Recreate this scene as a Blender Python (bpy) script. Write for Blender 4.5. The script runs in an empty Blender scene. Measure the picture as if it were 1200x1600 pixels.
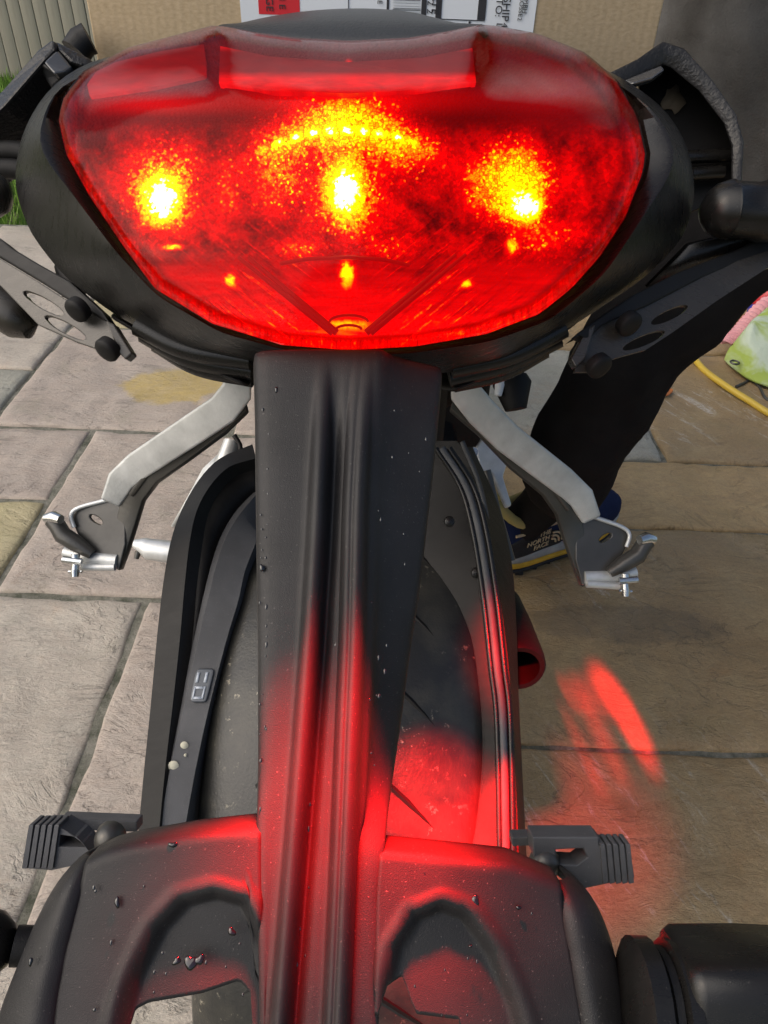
import bpy, bmesh, math, random
import numpy as np
from mathutils import Vector, Matrix
from mathutils.geometry import tessellate_polygon
from mathutils import noise as mnoise
random.seed(7)
SC = bpy.context.scene
COL = SC.collection
R = math.radians

# ------------------------------------------------------------------ camera
F_PX = 1150.0                      # focal length in pixels of a 1200 x 1600 frame
PITCH, ROLL = R(38.63), R(2.16)
EYE = Vector((0, 0, 1.0))
_cp, _sp, _c, _s = math.cos(PITCH), math.sin(PITCH), math.cos(ROLL), math.sin(ROLL)
_m0 = Matrix(((1, 0, 0), (0, -_sp, -_cp), (0, _cp, -_sp)))
VIEW = Matrix(((_c, -_s, 0), (_s, _c, 0), (0, 0, 1))) @ _m0       # world -> camera (x right, y down, z forward)
cam_d = bpy.data.cameras.new('camera')
cam = bpy.data.objects.new('camera', cam_d)
COL.objects.link(cam)
cam_d.sensor_fit = 'VERTICAL'
cam_d.sensor_height = 24.0
cam_d.lens = 24.0 * F_PX / 1600.0
cam_d.clip_start, cam_d.clip_end = 0.01, 400
rot = Matrix((VIEW[0], -VIEW[1], -VIEW[2])).transposed().to_4x4()
cam.matrix_world = Matrix.Translation(EYE) @ rot
SC.camera = cam

# ------------------------------------------------------------------ light
SUN_EL, SUN_AZ = R(42), R(-112)      # azimuth measured from +Y towards +X : a broad overcast glow from the left, behind
world = bpy.data.worlds.new('World')
SC.world = world
world.use_nodes = True
wn = world.node_tree.nodes
sky = wn.new('ShaderNodeTexSky')
sky.sky_type = 'NISHITA'
sky.sun_disc = False
sky.sun_elevation = SUN_EL
sky.sun_rotation = SUN_AZ
sky.air_density, sky.dust_density, sky.ozone_density = 1.0, 4.0, 1.0
bgn = wn['Background']
world.node_tree.links.new(sky.outputs[0], bgn.inputs[0])
bgn.inputs[1].default_value = 0.095
sun_d = bpy.data.lights.new('sun', 'SUN')
sun_d.energy = 1.5
sun_d.angle = R(85)
sun_d.color = (1.0, 0.95, 0.87)
sun = bpy.data.objects.new('sun', sun_d)
COL.objects.link(sun)
sdir = Vector((math.sin(SUN_AZ) * math.cos(SUN_EL), math.cos(SUN_AZ) * math.cos(SUN_EL), math.sin(SUN_EL)))
sun.rotation_euler = sdir.to_track_quat('Z', 'Y').to_euler()
sun.location = (-3, -2, 6)
vs = SC.view_settings
vs.view_transform, vs.look, vs.exposure, vs.gamma = 'Standard', 'None', 0.45, 1.0
vs.use_curve_mapping = False
SC.cycles.max_bounces = 8
SC.cycles.transparent_max_bounces = 12
SC.cycles.sample_clamp_indirect = 4.0

# ------------------------------------------------------------------ points seen along a line of sight, at a real depth
VT = VIEW.transposed()
def W(px, py, d):
    return EYE + VT @ Vector(((px - 600) / F_PX, (py - 800) / F_PX, 1.0)) * d
def ray(px, py):
    return VT @ Vector(((px - 600) / F_PX, (py - 800) / F_PX, 1.0))
def on_y(px, py, y):
    r = ray(px, py); return EYE + r * (y / r.y)
def on_z(px, py, z):
    r = ray(px, py); return EYE + r * ((z - EYE.z) / r.z)

# ------------------------------------------------------------------ object helpers
def tag(o, label=None, cat=None, group=None, kind=None):
    for k, v in (('label', label), ('category', cat), ('group', group), ('kind', kind)):
        if v: o[k] = v
    return o
def attach(o, parent):
    if parent is not None:
        o.parent = parent
        o.matrix_parent_inverse = world_of(parent).inverted()
    return o
def world_of(o):
    m = Matrix.Translation(o.location) @ o.rotation_euler.to_matrix().to_4x4()
    if o.parent: m = world_of(o.parent) @ o.matrix_parent_inverse @ m
    return m
def empty(name, loc=(0, 0, 0)):
    o = bpy.data.objects.new(name, None)
    o.empty_display_size = 0.05
    o.location = loc
    COL.objects.link(o)
    return o
def mesh(name, verts, faces, mat, parent=None, smooth=True, sub=0, solid=0, bevel=0, seg=2, auto=None):
    me = bpy.data.meshes.new(name)
    me.from_pydata([tuple(v) for v in verts], [], faces)
    me.validate()
    bm = bmesh.new(); bm.from_mesh(me)
    bmesh.ops.recalc_face_normals(bm, faces=bm.faces)
    bm.to_mesh(me); bm.free()
    o = bpy.data.objects.new(name, me)
    COL.objects.link(o)
    me.materials.append(mat)
    if smooth:
        me.polygons.foreach_set('use_smooth', [True] * len(me.polygons))
    if solid:
        m = o.modifiers.new('solid', 'SOLIDIFY'); m.thickness = solid; m.offset = 0
    if bevel:
        m = o.modifiers.new('bevel', 'BEVEL'); m.width = bevel; m.segments = seg; m.limit_method = 'ANGLE'; m.angle_limit = R(35)
    if sub:
        m = o.modifiers.new('sub', 'SUBSURF'); m.levels = sub; m.render_levels = sub
    if auto:
        m = o.modifiers.new('split', 'EDGE_SPLIT'); m.split_angle = R(auto)
    return attach(o, parent)
def grid_faces(nr, nc, wrap=False):
    f = []
    for i in range(nr - 1):
        for j in range(nc if wrap else nc - 1):
            k = (j + 1) % nc
            f.append((i * nc + j, i * nc + k, (i + 1) * nc + k, (i + 1) * nc + j))
    return f
def sheet(name, rows, mat, parent=None, solid=0.002, sub=1, **k):
    return mesh(name, [p for r in rows for p in r], grid_faces(len(rows), len(rows[0])), mat, parent, solid=solid, sub=sub, **k)
def loft(name, loops, mat, parent=None, cap=True, **k):
    n = len(loops[0])
    f = grid_faces(len(loops), n, True)
    if cap:
        f.append(tuple(range(n))[::-1])
        b = (len(loops) - 1) * n
        f.append(tuple(range(b, b + n)))
    return mesh(name, [p for l in loops for p in l], f, mat, parent, **k)
def spline(pts, n):
    """Catmull-Rom through the points."""
    pts = [Vector(p) for p in pts]
    if len(pts) == 2:
        return [pts[0].lerp(pts[1], i / n) for i in range(n + 1)]
    P = [pts[0] * 2 - pts[1]] + pts + [pts[-1] * 2 - pts[-2]]
    out = []
    for i in range(1, len(P) - 2):
        for j in range(n):
            t = j / n
            a, b, c, d = P[i - 1], P[i], P[i + 1], P[i + 2]
            out.append(0.5 * ((2 * b) + (c - a) * t + (2 * a - 5 * b + 4 * c - d) * t * t + (3 * b - a - 3 * c + d) * t ** 3))
    out.append(pts[-1])
    return out
def tube_data(pts, radii, sides=12, flat=1.0):
    pts = [Vector(p) for p in pts]
    if not hasattr(radii, '__len__'): radii = [radii] * len(pts)
    loops = []
    t0 = (pts[1] - pts[0]).normalized()
    u = t0.orthogonal().normalized()
    for i, p in enumerate(pts):
        t = (pts[min(i + 1, len(pts) - 1)] - pts[max(i - 1, 0)]).normalized()
        u = (u - t * u.dot(t)).normalized()
        v = t.cross(u)
        loops.append([p + (u * math.cos(a) + v * math.sin(a) * flat) * radii[i] for a in [2 * math.pi * k / sides for k in range(sides)]])
    return loops
def tube(name, pts, radii, mat, parent=None, sides=12, smooth_n=0, **k):
    if smooth_n:
        pts = spline(pts, smooth_n)
        if hasattr(radii, '__len__'):
            radii = list(np.interp(np.linspace(0, 1, len(pts)), np.linspace(0, 1, len(radii)), radii))
    return loft(name, tube_data(pts, radii, sides), mat, parent, auto=k.pop('auto', 50), **k)
def box(name, lo, hi, mat, parent=None, bevel=0.003, **k):
    (a, b, c), (d, e, f) = lo, hi
    v = [(a, b, c), (d, b, c), (d, e, c), (a, e, c), (a, b, f), (d, b, f), (d, e, f), (a, e, f)]
    q = [(0, 3, 2, 1), (4, 5, 6, 7), (0, 1, 5, 4), (1, 2, 6, 5), (2, 3, 7, 6), (3, 0, 4, 7)]
    return mesh(name, v, q, mat, parent, bevel=bevel, auto=50, **k)
def prism(name, poly, vec, mat, parent=None, holes=(), bevel=0.0008, **k):
    """A plate: an outline of 3D points pushed along vec, with real holes."""
    vec = Vector(vec)
    loops = [[Vector(p) for p in poly]] + [[Vector(p) for p in h] for h in holes]
    flat = [p for l in loops for p in l]
    tri = tessellate_polygon(loops)
    n = len(flat)
    v = flat + [p + vec for p in flat]
    f = [tuple(t) for t in tri] + [tuple(i + n for i in reversed(t)) for t in tri]
    b = 0
    for l in loops:
        m = len(l)
        for i in range(m):
            j = (i + 1) % m
            f.append((b + i, b + j, b + j + n, b + i + n))
        b += m
    return mesh(name, v, f, mat, parent, smooth=False, bevel=bevel, **k)
def inside_dist(x, y, poly):
    """Signed pixel distance to a polygon, positive inside."""
    d, c = 1e9, False
    n = len(poly)
    for i in range(n):
        (x0, y0), (x1, y1) = poly[i], poly[(i + 1) % n]
        if (y0 > y) != (y1 > y) and x < (x1 - x0) * (y - y0) / (y1 - y0) + x0: c = not c
        dx, dy = x1 - x0, y1 - y0
        t = max(0, min(1, ((x - x0) * dx + (y - y0) * dy) / (dx * dx + dy * dy)))
        d = min(d, math.hypot(x - x0 - t * dx, y - y0 - t * dy))
    return d if c else -d
def smooth(a, b, x):
    t = max(0.0, min(1.0, (x - a) / (b - a)))
    return t * t * (3 - 2 * t)

# ------------------------------------------------------------------ materials
class Nodes:
    def __init__(self, name):
        self.m = bpy.data.materials.new(name); self.m.use_nodes = True
        self.t = self.m.node_tree; self.t.nodes.clear()
        self.out = self.t.nodes.new('ShaderNodeOutputMaterial')
        self.co = self.t.nodes.new('ShaderNodeTexCoord').outputs['Object']
    def n(self, kind, **k):
        x = self.t.nodes.new('ShaderNode' + kind)
        for a, b in k.items(): setattr(x, a, b)
        return x
    def put(self, sock, v):
        if hasattr(v, 'is_output'): self.t.links.new(v, sock)
        else:
            if hasattr(sock.default_value, '__len__') and not hasattr(v, '__len__'): v = (v,) * len(sock.default_value)
            if hasattr(sock.default_value, '__len__') and len(sock.default_value) == 4 and len(v) == 3: v = (*v, 1)
            sock.default_value = v
    def math(self, op, a, b=0.0, c=0.0, clamp=False):
        x = self.n('Math', operation=op, use_clamp=clamp)
        for s, v in zip(x.inputs, (a, b, c)): self.put(s, v)
        return x.outputs[0]
    def vec(self, op, a, b=(0, 0, 0)):
        x = self.n('VectorMath', operation=op)
        self.put(x.inputs[0], a); self.put(x.inputs[1], b)
        return x.outputs['Value'] if op in ('LENGTH', 'DOT_PRODUCT', 'DISTANCE') else x.outputs[0]
    def noise(self, scale, detail=4, rough=0.55, vec=None, dist=0.0, stretch=None):
        x = self.n('TexNoise')
        v = vec or self.co
        if stretch:
            v = self.vec('MULTIPLY', v, stretch)
        self.put(x.inputs['Vector'], v)
        for k, q in (('Scale', scale), ('Detail', detail), ('Roughness', rough), ('Distortion', dist)): x.inputs[k].default_value = q
        return x.outputs['Fac']
    def ramp(self, fac, stops):
        x = self.n('ValToRGB')
        e = x.color_ramp.elements
        while len(e) < len(stops): e.new(0.5)
        for el, (p, c) in zip(e, stops):
            el.position = p
            el.color = (*c, 1) if hasattr(c, '__len__') else (c, c, c, 1)
        self.put(x.inputs[0], fac)
        return x.outputs[0]
    def mix(self, fac, a, b, blend='MIX'):
        x = self.n('Mix', data_type='RGBA', blend_type=blend)
        self.put(x.inputs[0], fac); self.put(x.inputs[6], a); self.put(x.inputs[7], b)
        return x.outputs[2]
    def bump(self, h, strength=0.3, dist=0.002, normal=None):
        x = self.n('Bump')
        x.inputs['Strength'].default_value = strength; x.inputs['Distance'].default_value = dist
        self.put(x.inputs['Height'], h)
        if normal is not None: self.put(x.inputs['Normal'], normal)
        return x.outputs[0]
    def bsdf(self, color, rough=0.5, metal=0.0, normal=None, spec=0.5, coat=0.0, emit=None, strength=0.0, sheen=0.0):
        x = self.n('BsdfPrincipled')
        self.put(x.inputs['Base Color'], color); self.put(x.inputs['Roughness'], rough); self.put(x.inputs['Metallic'], metal)
        x.inputs['Specular IOR Level'].default_value = spec
        x.inputs['Coat Weight'].default_value = coat
        x.inputs['Coat Roughness'].default_value = 0.08
        x.inputs['Sheen Weight'].default_value = sheen
        if normal is not None: self.put(x.inputs['Normal'], normal)
        if emit is not None:
            self.put(x.inputs['Emission Color'], emit); self.put(x.inputs['Emission Strength'], strength)
        self.t.links.new(x.outputs[0], self.out.inputs[0])
        return self.m

def plastic(name, base, rough, grain=0.25, dust=0.0, scale=2600, spec=0.32, dust_sheen=(0.28, 0.26, 0.24)):
    N = Nodes(name)
    c = N.mix(N.ramp(N.noise(30, 5), [(0.35, 0.0), (0.75, 1.0)]), tuple(b * 0.8 for b in base), tuple(b * 1.25 for b in base))
    if dust:
        sp = N.ramp(N.noise(1100, 2), [(0.68, 0.0), (0.73, 1.0)])  # pale dots: dust that also paints in the sparkle of the grain
        cl = N.ramp(N.noise(14, 5), [(0.3, 0.0), (0.8, 1.0)])
        c = N.mix(N.math('MULTIPLY', cl, dust), c, dust_sheen)
        c = N.mix(N.math('MULTIPLY', sp, dust * 4.0, clamp=True), c, dust_sheen)
    g = N.noise(scale, 2)
    scr = N.noise(60, 6, 0.7, stretch=(1, 6, 1))
    r = N.math('MULTIPLY_ADD', scr, 0.3, rough - 0.13)
    return N.bsdf(c, r, normal=N.bump(g, grain, 0.0006), spec=spec)

M = {}
M['grain'] = plastic('textured_black_plastic', (0.018, 0.0175, 0.0185), 0.42, 0.3, dust=0.06, scale=2300, spec=0.27)
M['dark'] = plastic('dark_plastic', (0.0065, 0.006, 0.006), 0.48, 0.3, dust=0.012)
M['satin'] = plastic('satin_black_plastic', (0.0075, 0.007, 0.0065), 0.27, 0.12, dust=0.025, spec=0.4)
M['greyplastic'] = plastic('grey_weathered_plastic', (0.085, 0.087, 0.093), 0.48, 0.4, dust=0.08)
M['bracket'] = plastic('ground_tan_black_coat', (0.028, 0.024, 0.019), 0.27, 0.2, dust=0.12, spec=0.6, dust_sheen=(0.2, 0.17, 0.12))  # black coat with the tan of the reflected ground mixed into its colour
M['rail'] = plastic('rough_black_rail', (0.016, 0.016, 0.017), 0.3, 1.0, dust=0.05, scale=420)
M['void'] = plastic('engine_black', (0.006, 0.0055, 0.0055), 0.6, 0.2)

N = Nodes('cast_aluminium')
sp = N.noise(500, 3)
M['alu'] = N.bsdf(N.mix(N.ramp(N.noise(60, 6), [(0.35, 0), (0.7, 1)]), (0.58, 0.59, 0.58), (0.76, 0.77, 0.76)),
                  N.math('MULTIPLY_ADD', sp, 0.25, 0.35), 0.55, N.bump(sp, 0.35, 0.0006))
N = Nodes('dark_steel')
M['steel'] = N.bsdf(N.mix(N.noise(40, 5), (0.055, 0.052, 0.048), (0.12, 0.115, 0.105)), 0.36, 0.5, N.bump(N.noise(300, 4), 0.3, 0.0005))
N = Nodes('bright_zinc')
M['zinc'] = N.bsdf((0.66, 0.66, 0.64), 0.25, 1.0, N.bump(N.noise(200, 3), 0.3, 0.0006))
N = Nodes('tyre_rubber')
gr = N.noise(500, 4)
flk = N.math('MULTIPLY', N.ramp(N.noise(150, 6, 0.75), [(0.60, 0), (0.66, 1)]), N.ramp(N.noise(12, 4), [(0.45, 0), (0.6, 1)]))
dirt = N.ramp(N.noise(22, 6, 0.65), [(0.42, 0.0), (0.72, 1.0)])
M['rubber'] = N.bsdf(N.mix(N.math('MULTIPLY', flk, 0.8), N.mix(N.math('MULTIPLY', dirt, 0.4), (0.02, 0.02, 0.019), (0.12, 0.11, 0.08)), (0.4, 0.36, 0.27)), 0.45, 0, N.bump(gr, 0.35, 0.001), spec=0.6)
N = Nodes('seat_vinyl')
M['vinyl'] = N.bsdf((0.03, 0.033, 0.036), 0.42, 0, N.bump(N.noise(700, 3), 0.4, 0.0008), spec=0.5)
N = Nodes('tank_paint')
M['paint'] = N.bsdf((0.02, 0.022, 0.03), 0.2, 0.0, coat=0.6)
N = Nodes('water')
M['water'] = N.bsdf((0.004, 0.004, 0.004), 0.04, 0, spec=0.9)
N = Nodes('dried_lime')
M['endcap'] = plastic('sky_grey_end', (0.05, 0.053, 0.058), 0.18, 0.1, dust=0.1, spec=0.8)  # base lightened to blue-grey, standing for the sky this facet reflects
M['greyfilm'] = Nodes('clear_film').bsdf((0.10, 0.11, 0.125), 0.25)
M['pale_ink'] = Nodes('pale_ink').bsdf((0.42, 0.46, 0.52), 0.4)
N = Nodes('dried_lime')
M['lime'] = N.bsdf((0.5, 0.48, 0.38), 0.8)

def cloth(name, a, b, scale=900, rough=0.9, streak=None):
    N = Nodes(name)
    w = N.noise(scale, 2)
    f = N.ramp(N.noise(18, 6, 0.6, stretch=streak), [(0.3, 0), (0.75, 1)])
    wave = N.bump(N.noise(9, 3), 0.5, 0.02)
    return N.bsdf(N.mix(N.math('MULTIPLY_ADD', w, 0.4, N.math('MULTIPLY', f, 0.6)), a, b), rough, 0, N.bump(w, 0.5, 0.0015, wave), spec=0.15)
M['jacket'] = cloth('grey_jacket_cloth', (0.12, 0.116, 0.112), (0.25, 0.245, 0.235), 420)
M['jeans'] = cloth('black_denim', (0.009, 0.008, 0.008), (0.022, 0.02, 0.019))
M['skin'] = Nodes('skin').bsdf((0.5, 0.31, 0.23), 0.5)
M['hair'] = Nodes('hair').bsdf((0.04, 0.025, 0.015), 0.5)
M['shoeblue'] = cloth('blue_shoe_mesh', (0.010, 0.016, 0.045), (0.018, 0.028, 0.075), 1200)
M['shoeblack'] = plastic('black_shoe_overlay', (0.02, 0.02, 0.022), 0.5, 0.4)
M['shoeyellow'] = cloth('yellow_shoe_lining', (0.36, 0.29, 0.10), (0.5, 0.42, 0.18), 1200)
M['shoegrey'] = plastic('grey_shoe_foam', (0.36, 0.36, 0.34), 0.6, 0.3, dust=0.2)
M['shoeorange'] = plastic('orange_shoe_foam', (0.6, 0.34, 0.03), 0.6, 0.3)
M['shoetan'] = Nodes('tan_print').bsdf((0.55, 0.42, 0.25), 0.6)

N = Nodes('corrugated_card')
fib = N.noise(260, 5, 0.6, stretch=(1, 1, 2.2))
flu = N.n('TexWave', wave_type='BANDS', bands_direction='X'); N.put(flu.inputs['Vector'], N.co); flu.inputs['Scale'].default_value = 55
M['card'] = N.bsdf(N.mix(N.ramp(fib, [(0.3, 0), (0.7, 1)]), (0.43, 0.325, 0.20), (0.56, 0.44, 0.29)), 0.85, 0,
                   N.bump(N.math('ADD', fib, N.math('MULTIPLY', flu.outputs['Fac'], 0.3)), 0.25, 0.001), spec=0.2)
M['paper'] = Nodes('label_paper').bsdf((0.72, 0.76, 0.8), 0.5)
M['redprint'] = Nodes('red_print').bsdf((0.62, 0.02, 0.03), 0.45)
M['ink'] = Nodes('black_ink').bsdf((0.03, 0.03, 0.035), 0.5)

def stone(name, a, b, c, streak=0.0, wet=0.5, seed=0.0, line=0.6, stain=None):
    N = Nodes(name)
    co = N.vec('ADD', N.co, (seed, seed * 1.7, seed * 0.3))
    big = N.ramp(N.noise(3.4, 6, 0.62, co, 0.8), [(0.34, 0), (0.66, 1)])
    mid = N.ramp(N.noise(15, 8, 0.7, co, 1.2, (1, 2.2, 1)), [(0.40, 0), (0.66, 1)])
    fine = N.noise(170, 5, 0.75, co)
    grit = N.noise(420, 2, 0.6, co)
    col = N.mix(big, a, b)
    col = N.mix(N.math('MULTIPLY', mid, 0.6), col, c)
    green = N.ramp(N.noise(8, 6, 0.65, co, 0.6), [(0.56, 0), (0.7, 1)])
    col = N.mix(N.math('MULTIPLY', green, 0.35), col, (a[0] * .72, a[1] * .80, a[2] * .66))
    rust = N.ramp(N.noise(4.5, 5, 0.6, co, 1.0), [(0.63, 0), (0.74, 1)])
    col = N.mix(N.math('MULTIPLY', rust, 0.45), col, (a[0] * 1.0, a[1] * .72, a[2] * .5))
    col = N.mix(N.math('MULTIPLY', N.ramp(fine, [(0.40, 1), (0.52, 0)]), 0.35), col, tuple(x * 0.62 for x in a))
    col = N.mix(N.math('MULTIPLY', N.ramp(grit, [(0.52, 0), (0.72, 1)]), 0.30), col, tuple(min(.7, x * 1.45) for x in b))
    # riven layers: stepped height with thin dark edges
    lay = N.math('MULTIPLY', N.noise(4.2, 7, 0.62, co, 0.9, (1, 1.7, 1)), 9.0)
    saw = N.math('FRACT', lay)
    crack = N.ramp(saw, [(0.0, 1.0), (0.08, 0.6), (0.22, 0.0)])
    brk = N.ramp(N.noise(6, 5, 0.7, co, 0.5), [(0.46, 0), (0.56, 1)])
    crack = N.math('MULTIPLY', crack, brk)
    lay2 = N.math('FRACT', N.math('MULTIPLY', N.noise(13, 6, 0.65, co, 1.5, (1, 2.0, 1)), 6.0))
    crack2 = N.math('MULTIPLY', N.ramp(lay2, [(0.0, 1.0), (0.07, 0.4), (0.14, 0.0)]), N.ramp(N.noise(9, 4, 0.7, co), [(0.52, 0), (0.62, 1)]))
    cr = N.math('MAXIMUM', crack, N.math('MULTIPLY', crack2, 0.7))
    col = N.mix(N.math('MULTIPLY', cr, line), col, tuple(x * 0.38 for x in a))
    if stain:
        (sx_, sy_, rx_, ry_), sc_, am_ = stain
        dd_ = N.vec('LENGTH', N.vec('MULTIPLY', N.vec('SUBTRACT', N.co, (sx_, sy_, 0)), (1 / rx_, 1 / ry_, 0)))
        dd_ = N.math('ADD', dd_, N.math('MULTIPLY_ADD', N.noise(16, 6, 0.65, co), 0.9, -0.45))
        col = N.mix(N.math('MULTIPLY', N.ramp(dd_, [(0.75, 1.0), (0.95, 0.0)]), N.math('MULTIPLY_ADD', N.noise(45, 5, 0.7, co), am_, am_ * .4)), col, sc_)
    if streak:
        sv = N.n('Mapping'); N.put(sv.inputs['Vector'], co); sv.inputs['Rotation'].default_value = (0, 0, R(-30))
        st = N.noise(9, 8, 0.75, sv.outputs[0], 0.7, (4.2, 0.8, 1))
        patch = N.ramp(N.noise(2.6, 4, 0.6, co), [(0.46, 0), (0.62, 1)])
        stm = N.math('MULTIPLY', N.ramp(st, [(0.55, 0), (0.62, 1)]), patch)
        stm = N.math('MULTIPLY', stm, N.ramp(fine, [(0.38, 0.2), (0.58, 1)]))
        col = N.mix(N.math('MULTIPLY', stm, streak), col, (0.58, 0.54, 0.47))
    rough = N.math('SUBTRACT', 0.58, N.math('MULTIPLY', N.ramp(N.noise(4, 4, 0.5, co), [(0.35, 0.2), (0.7, 1)]), wet * 0.7))
    h = N.math('ADD', N.math('MULTIPLY', N.noise(30, 8, 0.72, co, 1.5, (1, 2.0, 1)), 1.0), N.math('MULTIPLY', fine, 0.35))
    h = N.math('ADD', h, N.math('MULTIPLY', saw, 0.35))
    h = N.math('SUBTRACT', h, N.math('MULTIPLY', cr, 0.5))
    return N.bsdf(col, rough, 0, N.bump(h, 0.55, 0.007), spec=0.5)
STONE = {
    'pink': stone('pink_grey_sandstone', (0.41, 0.345, 0.29), (0.49, 0.42, 0.355), (0.43, 0.34, 0.275), 0.1, 0.3, 1.3),
    'pale': stone('pale_sandstone', (0.46, 0.405, 0.335), (0.53, 0.47, 0.39), (0.45, 0.37, 0.30), 0.15, 0.3, 4.1),
    'stained': stone('stained_sandstone', (0.41, 0.345, 0.29), (0.49, 0.42, 0.355), (0.43, 0.34, 0.275), 0.1, 0.3, 9.3, stain=((*on_z(270, 602, 0)[:2], .16, .11), (0.50, 0.37, 0.13), 0.9)),
    'damp': stone('damp_brown_sandstone', (0.29, 0.20, 0.10), (0.40, 0.29, 0.15), (0.31, 0.20, 0.092), 0.5, 0.6, 5.2, 0.5, stain=((*on_z(975, 975, 0)[:2], .21, .055), (0.13, 0.10, 0.065), 0.5)),
    'yellow': stone('yellow_sandstone', (0.46, 0.39, 0.22), (0.53, 0.455, 0.28), (0.41, 0.345, 0.2), 0, 0.3, 7.7),
    'grey': stone('grey_sandstone', (0.34, 0.33, 0.27), (0.42, 0.405, 0.34), (0.31, 0.285, 0.23), 0, 0.3, 3.3),
    'brown': stone('wet_brown_sandstone', (0.29, 0.20, 0.10), (0.40, 0.29, 0.15), (0.31, 0.20, 0.092), 0.9, 0.5, 5.2, 0.5),
    'ochre': stone('ochre_sandstone', (0.42, 0.28, 0.125), (0.50, 0.35, 0.17), (0.34, 0.225, 0.11), 0, 0.4, 2.6, 0.4),
}
N = Nodes('grey_mortar')
M['mortar'] = N.bsdf(N.mix(N.ramp(N.noise(24, 8, 0.75), [(0.38, 0), (0.62, 1)]), (0.09, 0.095, 0.065), (0.30, 0.285, 0.235)), 0.9, 0, N.bump(N.noise(120, 7, 0.75), 1.0, 0.006))
N = Nodes('soil')
M['soil'] = N.bsdf(N.mix(N.noise(6, 7), (0.05, 0.055, 0.02), (0.09, 0.11, 0.03)), 0.95, 0, N.bump(N.noise(60, 6), 0.7, 0.02))
N = Nodes('grass_blade')
M['grass'] = N.bsdf(N.mix(N.ramp(N.noise(5, 4), [(0.3, 0), (0.7, 1)]), (0.09, 0.19, 0.02), (0.2, 0.34, 0.05)), 0.6, spec=0.3)
N = Nodes('cream_painted_board')
M['board'] = N.bsdf(N.mix(N.ramp(N.noise(5, 6, 0.6, stretch=(8, 8, 0.6)), [(0.3, 0), (0.75, 1)]), (0.34, 0.315, 0.25), (0.43, 0.40, 0.32)), 0.65, 0,
                    N.bump(N.noise(20, 5, 0.6, stretch=(8, 8, 0.5)), 0.3, 0.004))
M['gap'] = Nodes('shed_backing').bsdf((0.07, 0.06, 0.045), 0.9)

# ------------------------------------------------------------------ the setting
ground = mesh('ground', [(-150, -150, -0.06), (150, -150, -0.06), (150, 150, -0.06), (-150, 150, -0.06)], [(0, 1, 2, 3)], M['soil'])
tag(ground, kind='structure')
patio = mesh('patio', [(-3.2, -1.6, -0.05), (3.2, -1.6, -0.05), (3.2, 3.05, -0.05), (-3.2, 3.05, -0.05),
                       (-3.2, -1.6, -0.007), (3.2, -1.6, -0.007), (3.2, 3.05, -0.007), (-3.2, 3.05, -0.007)],
             [(0, 1, 2, 3), (4, 5, 6, 7), (0, 1, 5, 4), (1, 2, 6, 5), (2, 3, 7, 6), (3, 0, 4, 7)], M['mortar'], smooth=False)
tag(patio, kind='structure')
def slab(x0, x1, y0, y1, kind, fine=True):
    g = 0.0055 if kind not in ('brown', 'ochre', 'damp') else 0.003
    x0, x1, y0, y1 = x0 + g, x1 - g, y0 + g, y1 - g
    step = 0.018 if fine else 0.06
    nx, ny = max(6, int((x1 - x0) / step)), max(6, int((y1 - y0) / step))
    o = Vector((random.uniform(-50, 50), random.uniform(-50, 50), 0))
    tilt = (random.uniform(-.003, .003), random.uniform(-.003, .003))
    xs = [x0, x0 + .003, x0 + .008] + [x0 + .008 + (x1 - x0 - .016) * i / nx for i in range(1, nx)] + [x1 - .008, x1 - .003, x1]
    ys = [y0, y0 + .003, y0 + .008] + [y0 + .008 + (y1 - y0 - .016) * i / ny for i in range(1, ny)] + [y1 - .008, y1 - .003, y1]
    rows = []
    def edge(x, y):
        e = min(x - x0, x1 - x, y - y0, y1 - y)
        return -0.010 if e < 1e-6 else (-0.0035 if e < .0035 else (-0.0008 if e < .009 else 0))
    for y in ys:
        r = []
        for x in xs:
            p = Vector((x, y, 0)) + o
            h = 0.0035 * mnoise.fractal(p * 9, 0.7, 2.1, 5)
            terr = mnoise.noise(p * 4.0) * 3
            h += 0.0022 * smooth(0.3, 0.5, terr - math.floor(terr)) 
            wob = Vector((mnoise.noise(p * 11 + Vector((9, 0, 0))), mnoise.noise(p * 11 + Vector((0, 9, 0))), 0)) * (0.0042 if (x in (x0, x1) or y in (y0, y1) or edge(x, y) < 0) else 0)
            r.append(Vector((x, y, h + edge(x, y) + tilt[0] * (x - x0) / (x1 - x0) + tilt[1] * (y - y0) / (y1 - y0))) + wob)
        rows.append(r)
    base = [[Vector((q.x, q.y, -0.02)) for q in rows[0]]]
    # skirt all round
    verts = [p for r in rows for p in r]
    nr, nc = len(rows), len(rows[0])
    f = grid_faces(nr, nc)
    rim = [j for j in range(nc)] + [i * nc + nc - 1 for i in range(1, nr)] + [(nr - 1) * nc + j for j in range(nc - 2, -1, -1)] + [i * nc for i in range(nr - 2, 0, -1)]
    b = len(verts)
    verts += [Vector((verts[k].x, verts[k].y, -0.03)) for k in rim]
    m = len(rim)
    for i in range(m):
        f.append((rim[i], rim[(i + 1) % m], b + (i + 1) % m, b + i))
    return mesh('slab', verts, f, STONE[kind], patio)
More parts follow.
